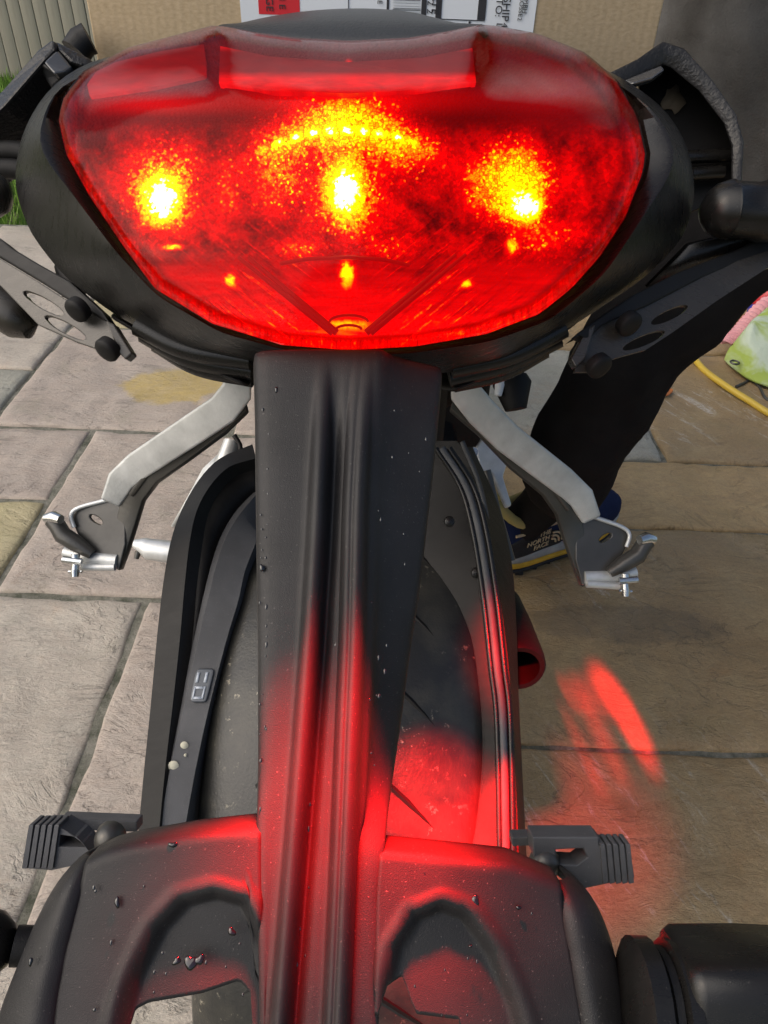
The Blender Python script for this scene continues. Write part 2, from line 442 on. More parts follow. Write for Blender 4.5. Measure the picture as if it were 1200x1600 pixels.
SLABS = [
    (-1.33, -.73, .968, 1.25, 'yellow'), (-1.33, -.73, 1.25, 1.54, 'pink'), (-.73, -.13, .968, 1.54, 'pink'),
    (-1.34, -.44, .37, .968, 'pale'), (-.44, .16, .37, .968, 'pink'), (-.13, .16, .968, 1.23, 'brown'),
    (.16, 1.06, .68, 1.23, 'damp'), (.16, 1.06, .085, .68, 'brown'), (-.13, .09, 1.23, 1.54, 'grey'), (.09, .99, 1.23, 1.49, 'ochre'),
    (.09, .68, 1.49, 2.08, 'grey'), (.68, 1.58, 1.49, 2.08, 'brown'), (-.39, .09, 1.54, 2.12, 'pink'), (-.99, -.39, 1.54, 2.12, 'stained'),
    (-1.6, -.99, 1.54, 1.83, 'grey'), (-1.6, -.99, 1.83, 2.43, 'pale'), (-.99, -.39, 2.12, 2.43, 'yellow'), (-.39, .2, 2.12, 2.43, 'pale'),
    (.2, 1.1, 2.08, 2.43, 'brown'), (1.1, 1.7, 2.08, 2.43, 'brown'),
    (1.06, 1.66, .68, 1.23, 'ochre'), (.99, 1.6, 1.23, 1.49, 'brown'), (1.06, 1.66, .085, .68, 'brown'),
    (-1.93, -1.33, .968, 1.54, 'pale'), (-1.94, -1.34, .37, .968, 'grey'), (-1.34, -.74, -.23, .37, 'pink'), (-.74, -.14, -.23, .37, 'pale'),
    (-.14, .16, -.23, .37, 'yellow'), (.16, .76, -.5, .085, 'grey'), (.76, 1.36, -.5, .085, 'pale'),
]
xs_far = [-3.1, -2.5, -1.6, -1.0, -.4, .2, .8, 1.7, 2.3, 3.1]
kinds_far = ['pale', 'pink', 'pale', 'yellow', 'pink', 'grey', 'brown', 'ochre', 'brown']
for s_ in SLABS: slab(*s_)
for i in range(9): slab(xs_far[i], xs_far[i + 1], 2.43, 3.03, kinds_far[i], False)
for y0, y1 in ((1.54, 2.43), (.968, 1.54), (.37, .968), (-.23, .37)):
    slab(-2.55, -1.95 if y0 < 1.5 else -1.6, y0, y1, 'pale', False)
for y0, y1 in ((1.49, 2.43), (.68, 1.49), (.085, .68)):
    slab(1.72, 2.4, y0, y1, 'brown', False)
for x0 in (-2.0, -1.4, -.8, -.2, .4, 1.0): slab(x0, x0 + .59, -1.2, -.51, random.choice(['pale', 'pink', 'grey']), False)

# lawn beyond the patio
rng = np.random.default_rng(3)
nb = 42000
bx = rng.uniform(-5.2, 1.0, nb); by = rng.uniform(3.06, 6.6, nb)
hh = rng.uniform(.03, .085, nb); an = rng.uniform(0, 2 * np.pi, nb); ln = rng.uniform(.0, .05, nb); wd = rng.uniform(.003, .006, nb)
la = rng.uniform(0, 2 * np.pi, nb)
v = np.empty((nb, 3, 3))
v[:, 0] = np.stack([bx - np.cos(an) * wd, by - np.sin(an) * wd, np.full(nb, -.06)], 1)
v[:, 1] = np.stack([bx + np.cos(an) * wd, by + np.sin(an) * wd, np.full(nb, -.06)], 1)
v[:, 2] = np.stack([bx + np.cos(la) * ln, by + np.sin(la) * ln, hh - .03], 1)
me = bpy.data.meshes.new('lawn')
me.from_pydata(v.reshape(-1, 3).tolist(), [], np.arange(nb * 3).reshape(-1, 3).tolist())
me.materials.append(M['grass'])
lawn = bpy.data.objects.new('lawn', me); COL.objects.link(lawn)
tag(lawn, 'short green grass growing between the patio and the shed', 'grass', kind='stuff')

# boarded shed wall behind the lawn
shed = empty('shed', (-1.5, 6.75, -.06))
tag(shed, 'cream painted timber shed wall of upright boards behind the lawn', 'shed')
box('wall', (-5.6, 6.78, -.06), (3.0, 8.6, 2.25), M['gap'], shed, bevel=0)
proto = box('board', (-.048, 0, 0), (.048, .022, 2.25), M['board'], None, bevel=.004)
for i in range(84):
    o = proto if i == 0 else proto.copy()
    if i: COL.objects.link(o)
    o.location = (-5.5 + i * .1005, 6.757 + random.uniform(-.002, .002), -.06)
    attach(o, shed)
prism('roof', [(-5.8, 6.5, 2.2), (-5.8, 8.8, 2.2), (-5.8, 7.7, 2.9)], (9.0, 0, 0), M['gap'], shed)
#PART2

# ------------------------------------------------------------------ motorcycle
XB = -0.02
bike = empty('motorcycle', (XB, .55, 0))
tag(bike, 'black motorcycle seen from behind with its red tail light lit', 'motorcycle')

# ---- tail light
CX, CY = 547, 292
LENS = [(88, 185), (97, 150), (128, 112), (200, 74), (330, 40), (352, 40), (400, 50), (460, 58), (545, 63), (640, 58), (700, 48), (748, 38), (775, 40), (840, 52), (915, 82), (965, 125),
        (998, 180), (1012, 245), (1005, 275), (980, 340), (940, 402), (895, 452), (845, 492), (760, 524), (650, 543), (545, 549), (440, 541), (330, 507), (240, 452), (188, 382), (138, 308), (100, 240)]
def radial(poly, ang):
    """Distance from the lamp's middle to an outline in one direction."""
    dx, dy = math.cos(ang), math.sin(ang)
    best = 0
    n = len(poly)
    for i in range(n):
        (x0, y0), (x1, y1) = poly[i], poly[(i + 1) % n]
        x0 -= CX; x1 -= CX; y0 -= CY; y1 -= CY
        ex, ey = x1 - x0, y1 - y0
        den = dx * ey - dy * ex
        if abs(den) < 1e-9: continue
        t = (x0 * ey - y0 * ex) / den
        s = (x0 * dy - y0 * dx) / den
        if t > 0 and -1e-6 <= s <= 1 + 1e-6: best = max(best, t)
    return best
NA = 168
ANG = [2 * math.pi * i / NA for i in range(NA)]
def smooth_loop(vals, k=1):
    for _ in range(k):
        vals = [(vals[i - 1] + 2 * vals[i] + vals[(i + 1) % NA]) / 4 for i in range(NA)]
    return vals
RL = [radial(LENS, a) for a in ANG]
def lens_depth(x, y):
    t = (y - CY) / 250
    d = 0.300 - 0.013 * t + 0.020 * ((x - CX) / 460) ** 2
    if y < 150: d += .00016 * (150 - y)
    k = abs(x - 545)
    if y < 240 and k > 200: d += .00006 * min(k - 200, 200) * smooth(240, 130, y) if False else .00006 * min(k - 200, 200) * (1 - smooth(130, 240, y))
    d += .006 * smooth(198, 214, k) * (1 - smooth(105, 175, y))
    if y > 400: d += .00010 * (y - 400)
    return d
def lens_ring(s, extra, f=1.0):
    out = []
    for a, r in zip(ANG, RL):
        x, y = CX + math.cos(a) * r * s, CY + math.sin(a) * r * s
        out.append(W(x, y, lens_depth(x, y) + extra))
    return out
tail = empty('tail_light', tuple(W(547, 300, .31)))
attach(tail, bike)
RINGS = [(1.0, .034), (.998, .018), (.985, .006), (.965, .001), (.94, -.0005)] + [(s, -.001) for s in (.9, .85, .8, .74, .67, .6, .52, .44, .36, .28, .2, .12, .05)]
N = Nodes('red_lens')
tr = N.n('BsdfTransparent'); tr.inputs[0].default_value = (0.86, 0.26, 0.20, 1)
gl = N.n('BsdfGlossy'); gl.inputs['Color'].default_value = (1, 1, 1, 1)
N.put(gl.inputs['Roughness'], N.math('MULTIPLY_ADD', N.noise(60, 5), 0.10, 0.05))
nb_ = N.bump(N.noise(90, 4), 0.05, 0.002)
N.put(gl.inputs['Normal'], nb_)
fr = N.n('Fresnel'); fr.inputs['IOR'].default_value = 1.28
haze_ = N.n('BsdfDiffuse'); haze_.inputs['Color'].default_value = (0.42, 0.36, 0.37, 1)
mx = N.n('MixShader'); mx2 = N.n('MixShader')
gz = N.n('SeparateXYZ'); N.put(gz.inputs[0], N.n('NewGeometry').outputs['Normal'])
sky_film = N.math('MULTIPLY', N.ramp(gz.outputs[2], [(0.88, 0.0), (0.97, 1.0)]), 0.36)  # pale haze on up-facing lens, painting in the grey sky reflection
sky_film = N.math('MULTIPLY', sky_film, N.ramp(N.noise(40, 6), [(0.2, 0.5), (0.7, 1)]))
N.put(mx2.inputs[0], sky_film); N.t.links.new(tr.outputs[0], mx2.inputs[1]); N.t.links.new(haze_.outputs[0], mx2.inputs[2])
N.put(mx.inputs[0], N.math('MULTIPLY', fr.outputs[0], 0.45, clamp=True)); N.t.links.new(mx2.outputs[0], mx.inputs[1]); N.t.links.new(gl.outputs[0], mx.inputs[2])
N.t.links.new(mx.outputs[0], N.out.inputs[0])
M['lens'] = N.m
loops = [lens_ring(s, e) for s, e in RINGS]
v = [p for l in loops for p in l]; f = grid_faces(len(loops), NA, True)
f.append(tuple(range((len(loops) - 1) * NA, len(loops) * NA)))
mesh('lens', v, f, M['lens'], tail)

# lit prism sheet behind the lens: it glows round each lamp and sparkles in its facets
def pattern_mesh(name, rings, extra, mat, parent):
    pts, uv = [], []
    for s in rings:
        for a, r in zip(ANG, RL):
            x, y = CX + math.cos(a) * r * s, CY + math.sin(a) * r * s
            pts.append(W(x, y, lens_depth(x, y) + extra)); uv.append((x / 1000, y / 1000, s))
    f = grid_faces(len(rings), NA, True); f.append(tuple(range((len(rings) - 1) * NA, len(rings) * NA)))
    o = mesh(name, pts, f, mat, parent)
    at = o.data.attributes.new('sheet', 'FLOAT_VECTOR', 'POINT')
    at.data.foreach_set('vector', [c for q in uv for c in q])
    return o
N = Nodes('lit_prism_sheet')
P3 = N.n('Attribute', attribute_name='sheet').outputs['Vector']
P = N.vec('MULTIPLY', P3, (1, 1, 0))
sep3 = N.n('SeparateXYZ'); N.put(sep3.inputs[0], P3); rim_s = sep3.outputs[2]
def glow(cx, cy, rx, ry, amp, power=1.0):
    q = N.vec('MULTIPLY', N.vec('SUBTRACT', P, (cx / 1000, cy / 1000, 0)), (1000 / rx, 1000 / ry, 1))
    l = N.vec('LENGTH', q)
    return N.math('MULTIPLY', N.math('EXPONENT', N.math('MULTIPLY', N.math('POWER', l, 2.0 * power), -1.0)), amp)
def total(xs):
    a = xs[0]
    for b in xs[1:]: a = N.math('ADD', a, b)
    return a
sep = N.n('SeparateXYZ'); N.put(sep.inputs[0], P)
px, py = sep.outputs[0], sep.outputs[1]
arc_y = N.math('MULTIPLY_ADD', N.math('POWER', N.math('SUBTRACT', px, 0.540), 2.0), 1.7, 0.204)
dy = N.math('SUBTRACT', py, arc_y)
arcx = N.math('EXPONENT', N.math('MULTIPLY', N.math('POWER', N.math('DIVIDE', N.math('SUBTRACT', px, 0.535), 0.118), 4.0), -1.0))
arc = N.math('MULTIPLY', N.math('EXPONENT', N.math('MULTIPLY', N.math('POWER', N.math('DIVIDE', dy, 0.026), 2.0), -1.0)), arcx)
beads = N.math('MULTIPLY_ADD', N.math('SINE', N.math('MULTIPLY', px, 235.0)), 0.5, 0.5)
arcl = N.math('MULTIPLY', N.math('MULTIPLY', N.math('EXPONENT', N.math('MULTIPLY', N.math('POWER', N.math('DIVIDE', dy, 0.006), 2.0), -1.0)), arcx), beads)
soft = total([N.math('MULTIPLY', arc, 2.0), glow(540, 180, 62, 26, 1.7), glow(540, 296, 32, 50, 2.2), glow(540, 285, 60, 75, .6), glow(252, 305, 38, 44, 2.2), glow(262, 275, 50, 48, .7),
              glow(795, 288, 58, 56, 1.9, 1.6), glow(812, 300, 34, 56, 1.1), glow(640, 245, 44, 34, .7), glow(430, 250, 40, 50, .7),
              glow(440, 300, 50, 50, .4), glow(355, 285, 22, 50, .4), glow(470, 390, 30, 14, .6), glow(605, 385, 30, 16, .6), glow(860, 375, 50, 26, .45)])
core = total([glow(540, 300, 19, 28, 7.0), glow(253, 312, 21, 25, 8.0), glow(823, 323, 17, 15, 9.0), N.math('MULTIPLY', arcl, 4.0), glow(542, 428, 9, 17, 3.0), glow(543, 507, 30, 6, 1.2),
              glow(270, 386, 14, 4, 2.2), glow(360, 437, 7, 8, 2.4), glow(730, 444, 7, 5, 1.8), glow(800, 385, 8, 10, 1.8), glow(545, 100, 4, 5, 1.2)])
vo = N.n('TexVoronoi'); N.put(vo.inputs['Vector'], P); vo.inputs['Scale'].default_value = 190
rnd = N.n('SeparateColor'); N.put(rnd.inputs[0], vo.outputs['Color'])
cell = rnd.outputs[0]
ve = N.n('TexVoronoi', feature='DISTANCE_TO_EDGE'); N.put(ve.inputs['Vector'], P); ve.inputs['Scale'].default_value = 190
edge = N.ramp(ve.outputs['Distance'], [(0.0, 0.45), (0.12, 1.0)])
vs2 = N.n('TexVoronoi'); N.put(vs2.inputs['Vector'], P); vs2.inputs['Scale'].default_value = 300
r2 = N.n('SeparateColor'); N.put(r2.inputs[0], vs2.outputs['Color'])
field = N.math('MULTIPLY', N.ramp(py, [(0.185, 0.0), (0.235, 1.0)]), N.ramp(py, [(0.385, 1.0), (0.425, 0.0)]))
patch = N.ramp(N.noise(16, 5, 0.65, P), [(0.36, 0.0), (0.66, 1.0)])
low = N.ramp(py, [(0.39, 0.0), (0.43, 0.55), (0.5, 1.0)])
streak = N.ramp(N.noise(9, 6, 0.6, P, 0.4, (1.0, 7.0, 1)), [(0.3, 0.55), (0.7, 1.15)])
side = N.ramp(N.math('ABSOLUTE', N.math('SUBTRACT', px, 0.547)), [(0.0, 1.0), (0.36, 0.95), (0.45, 0.6)])
base_f = N.math('MULTIPLY', N.math('MULTIPLY', N.math('MULTIPLY', field, patch), 0.66), N.math('MULTIPLY_ADD', cell, 0.55, 0.5))
base_l = N.math('MULTIPLY', N.math('MULTIPLY', low, streak), 0.72)
base = N.math('MULTIPLY', N.math('ADD', base_f, base_l), side)
base = total([base, 0.045, glow(870, 150, 85, 45, .10), glow(235, 163, 95, 16, .30), glow(545, 155, 190, 22, .35), glow(545, 525, 330, 22, .22)])
wall = N.ramp(rim_s, [(0.925, 0.0), (0.94, 1.0)])
rimline = N.math('SUBTRACT', 1.0, N.math('MULTIPLY', N.ramp(rim_s, [(0.90, 0.0), (0.925, 1.0), (0.95, 0.0)]), 0.55))
hair = N.ramp(N.noise(40, 4, 0.7, P, 0.2, (3.0, 0.6, 1)), [(0.35, 0.45), (0.7, 1.35)])
base = N.math('MULTIPLY', N.math('MULTIPLY', base, rimline), N.math('ADD', N.math('MULTIPLY', wall, hair), N.math('SUBTRACT', 1.0, wall)))
sparkle = N.math('MULTIPLY', N.math('MULTIPLY', N.math('POWER', r2.outputs[1], 22.0), N.math('MULTIPLY', soft, 2.2, clamp=True)), 1.3)
cellmod = N.math('MULTIPLY', N.math('MULTIPLY_ADD', N.math('POWER', cell, 1.4), 0.6, 0.62), edge)
mxx = N.math('ABSOLUTE', N.math('SUBTRACT', px, 0.545))
fc_ = N.n('CombineXYZ'); N.put(fc_.inputs[0], N.math('ADD', N.math('MULTIPLY', mxx, 0.62), N.math('MULTIPLY', py, 0.78))); N.put(fc_.inputs[1], N.math('SUBTRACT', N.math('MULTIPLY', mxx, 0.78), N.math('MULTIPLY', py, 0.62)))
fil = N.ramp(N.noise(26, 5, 0.7, fc_.outputs[0], 0.25, (5.5, 0.35, 1)), [(0.57, 0.0), (0.63, 1.0)])
fmask = N.math('MULTIPLY', N.math('MULTIPLY', N.ramp(py, [(0.33, 0.0), (0.40, 1.0)]), N.ramp(py, [(0.49, 1.0), (0.53, 0.2)])), N.ramp(mxx, [(0.03, 0.0), (0.08, 1.0), (0.3, 0.5), (0.36, 0.1)]))
fil = N.math('MULTIPLY', N.math('MULTIPLY', fil, fmask), N.math('MULTIPLY_ADD', r2.outputs[1], 0.8, 0.3))
dark = N.math('SUBTRACT', 1.0, N.math('MULTIPLY', N.math('MULTIPLY', N.ramp(N.noise(18, 5, 0.65, fc_.outputs[0], 0.3, (4.0, 0.5, 1)), [(0.5, 0.0), (0.66, 1.0)]), fmask), 0.55))
core = N.math('MULTIPLY', core, N.math('MULTIPLY_ADD', cell, 0.8, 0.55))
val = total([N.math('MULTIPLY', soft, cellmod), N.math('MULTIPLY', base, dark), N.math('MULTIPLY', fil, 0.75), sparkle, core])
cr = N.n('CombineXYZ')
N.put(cr.inputs[0], N.math('MULTIPLY', val, 1.45))
gmix = N.math('MULTIPLY', N.math('MAXIMUM', N.math('SUBTRACT', val, 0.84), 0.0), 2.0)
N.put(cr.inputs[1], gmix)
N.put(cr.inputs[2], N.math('MULTIPLY', N.math('MAXIMUM', N.math('SUBTRACT', val, 4.2), 0.0), 3.5))
facet = N.bump(vo.outputs['Distance'], 0.4, 0.002)
M['prism'] = N.bsdf((0.05, 0.0005, 0.0005), 0.35, 0, facet, spec=0.06, emit=cr.outputs[0], strength=1.0)
pattern_mesh('prism_sheet', [.993, .97, .95, .935, .92, .9, .8, .7, .6, .5, .4, .3, .2, .1, .03], .017, M['prism'], tail)

# light guides along the top, lower wedge ribs, small projector
def guide(name, stops):
    N = Nodes(name)
    at_ = N.n('Attribute', attribute_name='sheet').outputs['Vector']
    sp_ = N.n('SeparateXYZ'); N.put(sp_.inputs[0], at_)
    g_ = N.ramp(N.math('MULTIPLY', sp_.outputs[1], 5.0), [(y / 200, (v, v * .004, v * .01)) for y, v in stops])
    w_ = N.ramp(N.noise(26, 6, 0.65, at_, 0.3, (1, 4, 1)), [(0.3, 0.55), (0.7, 1.15)])
    return N.bsdf((0.10, 0.006, 0.008), 0.3, emit=N.mix(1.0, g_, w_, 'MULTIPLY'), strength=1.0)
M['guide'] = guide('lit_red_guide', [(72, .55), (82, .10), (112, .16), (122, .85), (146, .7)])
M['guide_side'] = guide('lit_side_guide', [(68, .10), (100, .14), (125, .32), (148, .6)])
M['inner'] = Nodes('dark_red_inner').bsdf((0.07, 0.003, 0.004), 0.4, emit=(0.30, 0.0, 0), strength=1)
def panel(name, poly, dd, depth, mat, bevel=.002):
    pts = [W(x, y, lens_depth(x, y) + dd) for x, y in poly]
    o = prism(name, pts, (VT @ Vector((0, 0, 1))) * depth, mat, tail, bevel=0)
    at = o.data.attributes.new('sheet', 'FLOAT_VECTOR', 'POINT')
    at.data.foreach_set('vector', [c for q in list(poly) * 2 for c in (q[0] / 1000, q[1] / 1000, 0)])
    return o
panel('light_guide', [(136, 132), (150, 112), (180, 97), (250, 80), (318, 69), (321, 95), (322, 118), (240, 136), (140, 150)], .012, .004, M['guide_side'])
panel('light_guide', [(344, 72), (420, 88), (545, 97), (660, 90), (738, 75), (744, 128), (650, 140), (545, 146), (430, 142), (342, 130)], .012, .004, M['guide'])
for a, b in (((372, 402), (520, 520)), ((712, 398), (572, 520))):
    for off in (0, 16):
        tube('wedge_rib', [W(a[0] + off, a[1], lens_depth(*a) + .0125), W(b[0] + off * .4, b[1], lens_depth(*b) + .0125)], [.0008, .0016], M['inner'], tail, 8)
tube('crease', [W(x, y, lens_depth(x, y) + .0125) for x, y in ((438, 412), (480, 405), (545, 402), (600, 406), (640, 415))], .0009, M['inner'], tail, 8)
for rr, yy in ((30, 503), (20, 515)):
    tube('projector_ring', [W(545 + rr * math.cos(t), yy - rr * .35 * math.sin(t), lens_depth(545, yy) + .011) for t in [math.pi * k / 10 for k in range(11)]], .0006, M['inner'], tail, 6)

# red light leaving the lens
def lamp(name, at, to, energy, cone, blend, size=.012, color=(1, 0.004, 0.004), scale=(1, 1, 1), turn=0):
    d = bpy.data.lights.new(name, 'SPOT')
    d.energy, d.spot_size, d.spot_blend, d.shadow_soft_size, d.color = energy, R(cone), blend, size, color
    o = bpy.data.objects.new(name, d); COL.objects.link(o)
    o.location = at; o.scale = scale
    o.rotation_euler = ((Vector(at) - Vector(to)).to_track_quat('Z', 'Y').to_matrix() @ Matrix.Rotation(R(turn), 3, 'Z')).to_euler()
    attach(o, tail)
    return o

# ---- tail housing round the lens
OUT = [(150, 92), (110, 112), (75, 140), (48, 180), (29, 225), (22, 290), (44, 360), (100, 432), (180, 492), (280, 545), (390, 566), (545, 578), (690, 584), (790, 565), (900, 506), (1010, 432),
       (1070, 370), (1088, 300), (1076, 230), (1042, 172), (1000, 140), (955, 112), (850, 75), (760, 60), (545, 76), (340, 60), (220, 80)]
MID = [(135, 118), (100, 128), (80, 150), (62, 200), (60, 235), (100, 285), (180, 392), (245, 462), (345, 520), (450, 548), (545, 556), (640, 552), (765, 534), (860, 500), (945, 428), (1010, 330), (1055, 262), (1054, 228),
       (1030, 182), (1000, 155), (955, 125), (850, 70), (760, 56), (545, 72), (340, 56), (220, 80)]
RO = smooth_loop([radial(OUT, a) for a in ANG], 2); RM = smooth_loop([radial(MID, a) for a in ANG], 2)
def hloop(rr, d, k=1.0):
    return [W(CX + math.cos(a) * r * k, CY + math.sin(a) * r * k, lens_depth(CX + math.cos(a) * r, CY + math.sin(a) * r) + d) for a, r in zip(ANG, rr)]
RG = [max(l * 1.0, min(l * 1.012, m * .985)) for l, m in zip(RL, RM)]
hous = loft('tail_housing', [hloop(RL, .045, .97), hloop(RG, .036), hloop([a * .25 + b * .75 for a, b in zip(RG, RM)], .030), hloop(RM, .029), hloop([a * .8 + b * .2 for a, b in zip(RM, RO)], .034),
                             hloop([a * .2 + b * .8 for a, b in zip(RM, RO)], .056), hloop(RO, .066), hloop(RO, .085, .985), hloop(RO, .16, .86), hloop(RO, .26, .74)], M['satin'], bike, cap=False, auto=24)

# ribs under the tail
for side, pts in ((0, [[(215, 508), (290, 545), (392, 562)], [(225, 520), (300, 560), (395, 578)], [(245, 535), (310, 572), (396, 590)]]),
                  (1, [[(880, 512), (800, 553), (705, 575)], [(872, 528), (790, 568), (702, 590)], [(850, 545), (785, 580), (708, 598)]])):
    for i, p in enumerate(pts):
        tube('tail_rib', spline([W(x, y, .372 + .012 * i) for x, y in p], 6), .0055, M['satin'], bike, 10)
for p in ([(170, 492), (290, 560), (392, 604)], [(905, 500), (800, 570), (702, 612)]):
    rows = [[W(x, y, .380) for x, y in p], [W(x, y - 4, .43) for x, y in p], [W(545 + (x - 545) * .5, y - 8, .46) for x, y in p]]
    sheet('tail_underside', [[q for q in spline(r, 6)] for r in rows], M['dark'], bike, .004)

# ---- tail cowl and seat seen behind the lens
rows = []
for d, k in ((.352, [(330, 62), (400, 66), (460, 70), (545, 74), (640, 70), (700, 66), (768, 58)]), (.356, [(336, 42), (400, 44), (460, 47), (545, 49), (640, 46), (700, 42), (758, 40)]),
             (.362, [(350, 48), (400, 40), (460, 34), (550, 32), (640, 34), (695, 42), (748, 50)]), (.40, [(356, 50), (408, 32), (470, 19), (560, 13), (640, 19), (700, 36), (744, 52)]),
             (.46, [(365, 90), (410, 62), (470, 40), (560, 34), (640, 40), (700, 62), (740, 90)]), (.56, [(380, 130), (420, 90), (480, 60), (560, 50), (630, 60), (690, 90), (720, 130)])):
    rows.append(spline([W(x, y, d) for x, y in k], 5))
sheet('tail_cowl', rows, M['vinyl'], bike, .004, 1)
seat_l = []
for y, z, hw, th in ((.38, .875, .07, .03), (.46, .872, .10, .05), (.62, .855, .12, .06), (.80, .80, .14, .06), (.98, .79, .13, .06), (1.08, .84, .09, .05)):
    seat_l.append([Vector((XB + hw * math.copysign(abs(math.cos(a)) ** .6, math.cos(a)), y, z - th + th * (math.copysign(abs(math.sin(a)) ** .6, math.sin(a))))) for a in [2 * math.pi * k / 20 for k in range(20)]])
loft('seat', seat_l, M['vinyl'], bike, sub=1)

# ---- number plate hanger: the long arm under the light, with its raised centre channel
PA, PB = W(545, 570, .312), W(503, 1560, .248)
pside = Vector((1, 0, 0))
pdown = (PB - PA).normalized()
pn = pside.cross(pdown).normalized()
if pn.dot(EYE - PA) < 0: pn = -pn
def on_plane(x, y, h=0.0, bow=0.0):
    """A point on the hanger's plane, lifted h millimetres off it."""
    r = ray(x, y)
    t = (PA - EYE).dot(pn) / r.dot(pn)
    return EYE + r * t + pn * (h / 1000.0)
def li(y, tab):
    return float(np.interp(y, [a for a, b in tab], [b for a, b in tab]))
AL = [(540, 396), (640, 399), (800, 401), (1000, 404), (1285, 405), (1700, 412)]
AR = [(540, 694), (600, 689), (700, 680), (800, 668), (900, 657), (1000, 641), (1130, 624), (1285, 600), (1400, 590), (1700, 585)]
XL = [(540, 506), (700, 503), (830, 497), (1000, 487), (1200, 472), (1400, 456), (1600, 440), (1700, 432)]
XR = [(540, 574), (620, 566), (800, 557), (1000, 553), (1200, 545), (1400, 537), (1600, 528), (1700, 524)]
rows = []
ys = [545, 570, 600] + list(range(640, 1700, 40))
for y in ys:
    L, Rr, a, b = li(y, AL), li(y, AR), li(y, XL), li(y, XR)
    fade = smooth(560, 760, y)
    k = fade
    m_ = 1 - smooth(1180, 1330, y)
    cols = [(L + 1, -14 * m_ - 1), (L, -4 * m_ - .5), (L + 5, -1.0 * m_), ((L + a) / 2 - 8, -.4), (a - 24, 0), (a - 14, .6 * k), (a - 9, 3.6 * k), (a - 5, 6.4 * k), (a, 7.2 * k), (a + 5, 6.2 * k), (a + 9, 0 * k), (a + 14, -3.6 * k), (a + 27, -3.8 * k),
            (a + 33, -.2 * k), ((a + b) / 2 + 8, 0), (b - 20, 0), (b - 16, 3.2 * k), (b - 11, 5.6 * k), (b - 5, 3.8 * k), (b, 6.6 * k), (b + 6, 6.8 * k), (b + 11, 3.0 * k), (b + 15, -1.0 * k), (b + 26, -1.8 * k),
            ((b * 2 + Rr) / 3, -6 * m_ - .5), ((b + Rr * 2) / 3, -11 * m_ - .5), (Rr - 5, -15.5 * m_ - .5), (Rr, -17 * m_ - .5), (Rr - 1, -22 * m_ - 1)]
    rows.append([on_plane(x, y, h) for x, h in cols])
hanger = sheet('plate_hanger', rows, M['grain'], bike, .003, 1)
hanger.modifiers['sub'].subdivision_type = 'CATMULL_CLARK'

# shoulders of the plate holder with pressed arches
def shoulder(xout, xin, top, bottom, arch, depth_h, side):
    rows = []
    nu, nv = 44, 46
    for j in range(nv + 1):
        r = []
        for i in range(nu + 1):
            u = i / nu
            ya = 1480
            for _ in range(3):
                x = li(ya, xout) * (1 - u) + li(ya, xin) * u
                t = li(x, top); b = li(x, bottom)
                vv = (j / nv) ** 1.25
                ya = t + (b - t) * vv
            e = ya - t
            h = -16 * (1 - smooth(-6, 26, e)) ** 2 - .5
            h += depth_h * smooth(-15, 13, inside_dist(x, ya, arch))
            rim = inside_dist(x, ya, arch)
            h += 1.3 * math.exp(-((rim + 16) / 9) ** 2)
            h -= 4.0 * (1 - u) ** 2
            r.append(on_plane(x, ya, h))
        rows.append(r)
    sheet('plate_holder', rows, M['grain'], bike, .003, 0)
LARCH = [(170, 1760), (186, 1590), (205, 1530), (245, 1452), (285, 1410), (335, 1397), (382, 1410), (408, 1470), (428, 1550), (440, 1760)]
shoulder([(1250, 150), (1340, 132), (1400, 118), (1480, 98), (1560, 82), (1700, 68)], [(1250, 408), (1700, 411)],
         [(60, 1375), (132, 1338), (165, 1322), (210, 1311), (300, 1295), (405, 1283)], [(60, 1720), (165, 1720), (186, 1620), (200, 1590), (225, 1577), (310, 1561), (370, 1540), (388, 1560), (397, 1720), (412, 1720)], LARCH, -6, -1)
RARCH = [(585, 1760), (600, 1560), (620, 1480), (650, 1432), (690, 1416), (730, 1432), (770, 1490), (800, 1560), (825, 1640), (840, 1760)]
shoulder([(1250, 860), (1380, 877), (1450, 887), (1520, 900), (1600, 914), (1700, 926)], [(1250, 600), (1400, 588), (1700, 583)],
         [(580, 1318), (700, 1330), (800, 1342), (877, 1376), (930, 1420)], [(580, 1600), (600, 1540), (630, 1530), (650, 1590), (720, 1600), (740, 1720), (930, 1720)], RARCH, -4, 1)
def cap(outer, seam, top):
    rows = []
    for j in range(15):
        y = top + (1700 - top) * j / 14
        o_, s_ = li(y, outer), li(y, seam)
        r = []
        for i in range(9):
            u = i / 8
            x = s_ + (o_ - s_) * u + ((8 if s_ < 500 else -8) if i == 0 else 0)
            h = -1.0 - 3.5 * (1 - smooth(0, .12, u)) - 14 * u ** 2 - 10 * (1 - smooth(0, 1.6, j)) - 26 * (1 - smooth(0, .10, 1 - u))
            if abs(y - 1487) < 12: h -= .6
            r.append(on_plane(x, y, h))
        rows.append(r)
    sheet('side_cap', rows, M['grain'], bike, .003, 1)
cap([(1345, 104), (1380, 72), (1420, 46), (1470, 18), (1520, -4), (1600, -40), (1700, -60)], [(1340, 128), (1400, 114), (1480, 94), (1560, 78), (1700, 62)], 1345)
cap([(1385, 915), (1410, 942), (1450, 965), (1500, 985), (1560, 996), (1700, 1008)], [(1380, 881), (1450, 891), (1520, 904), (1600, 918), (1700, 930)], 1384)

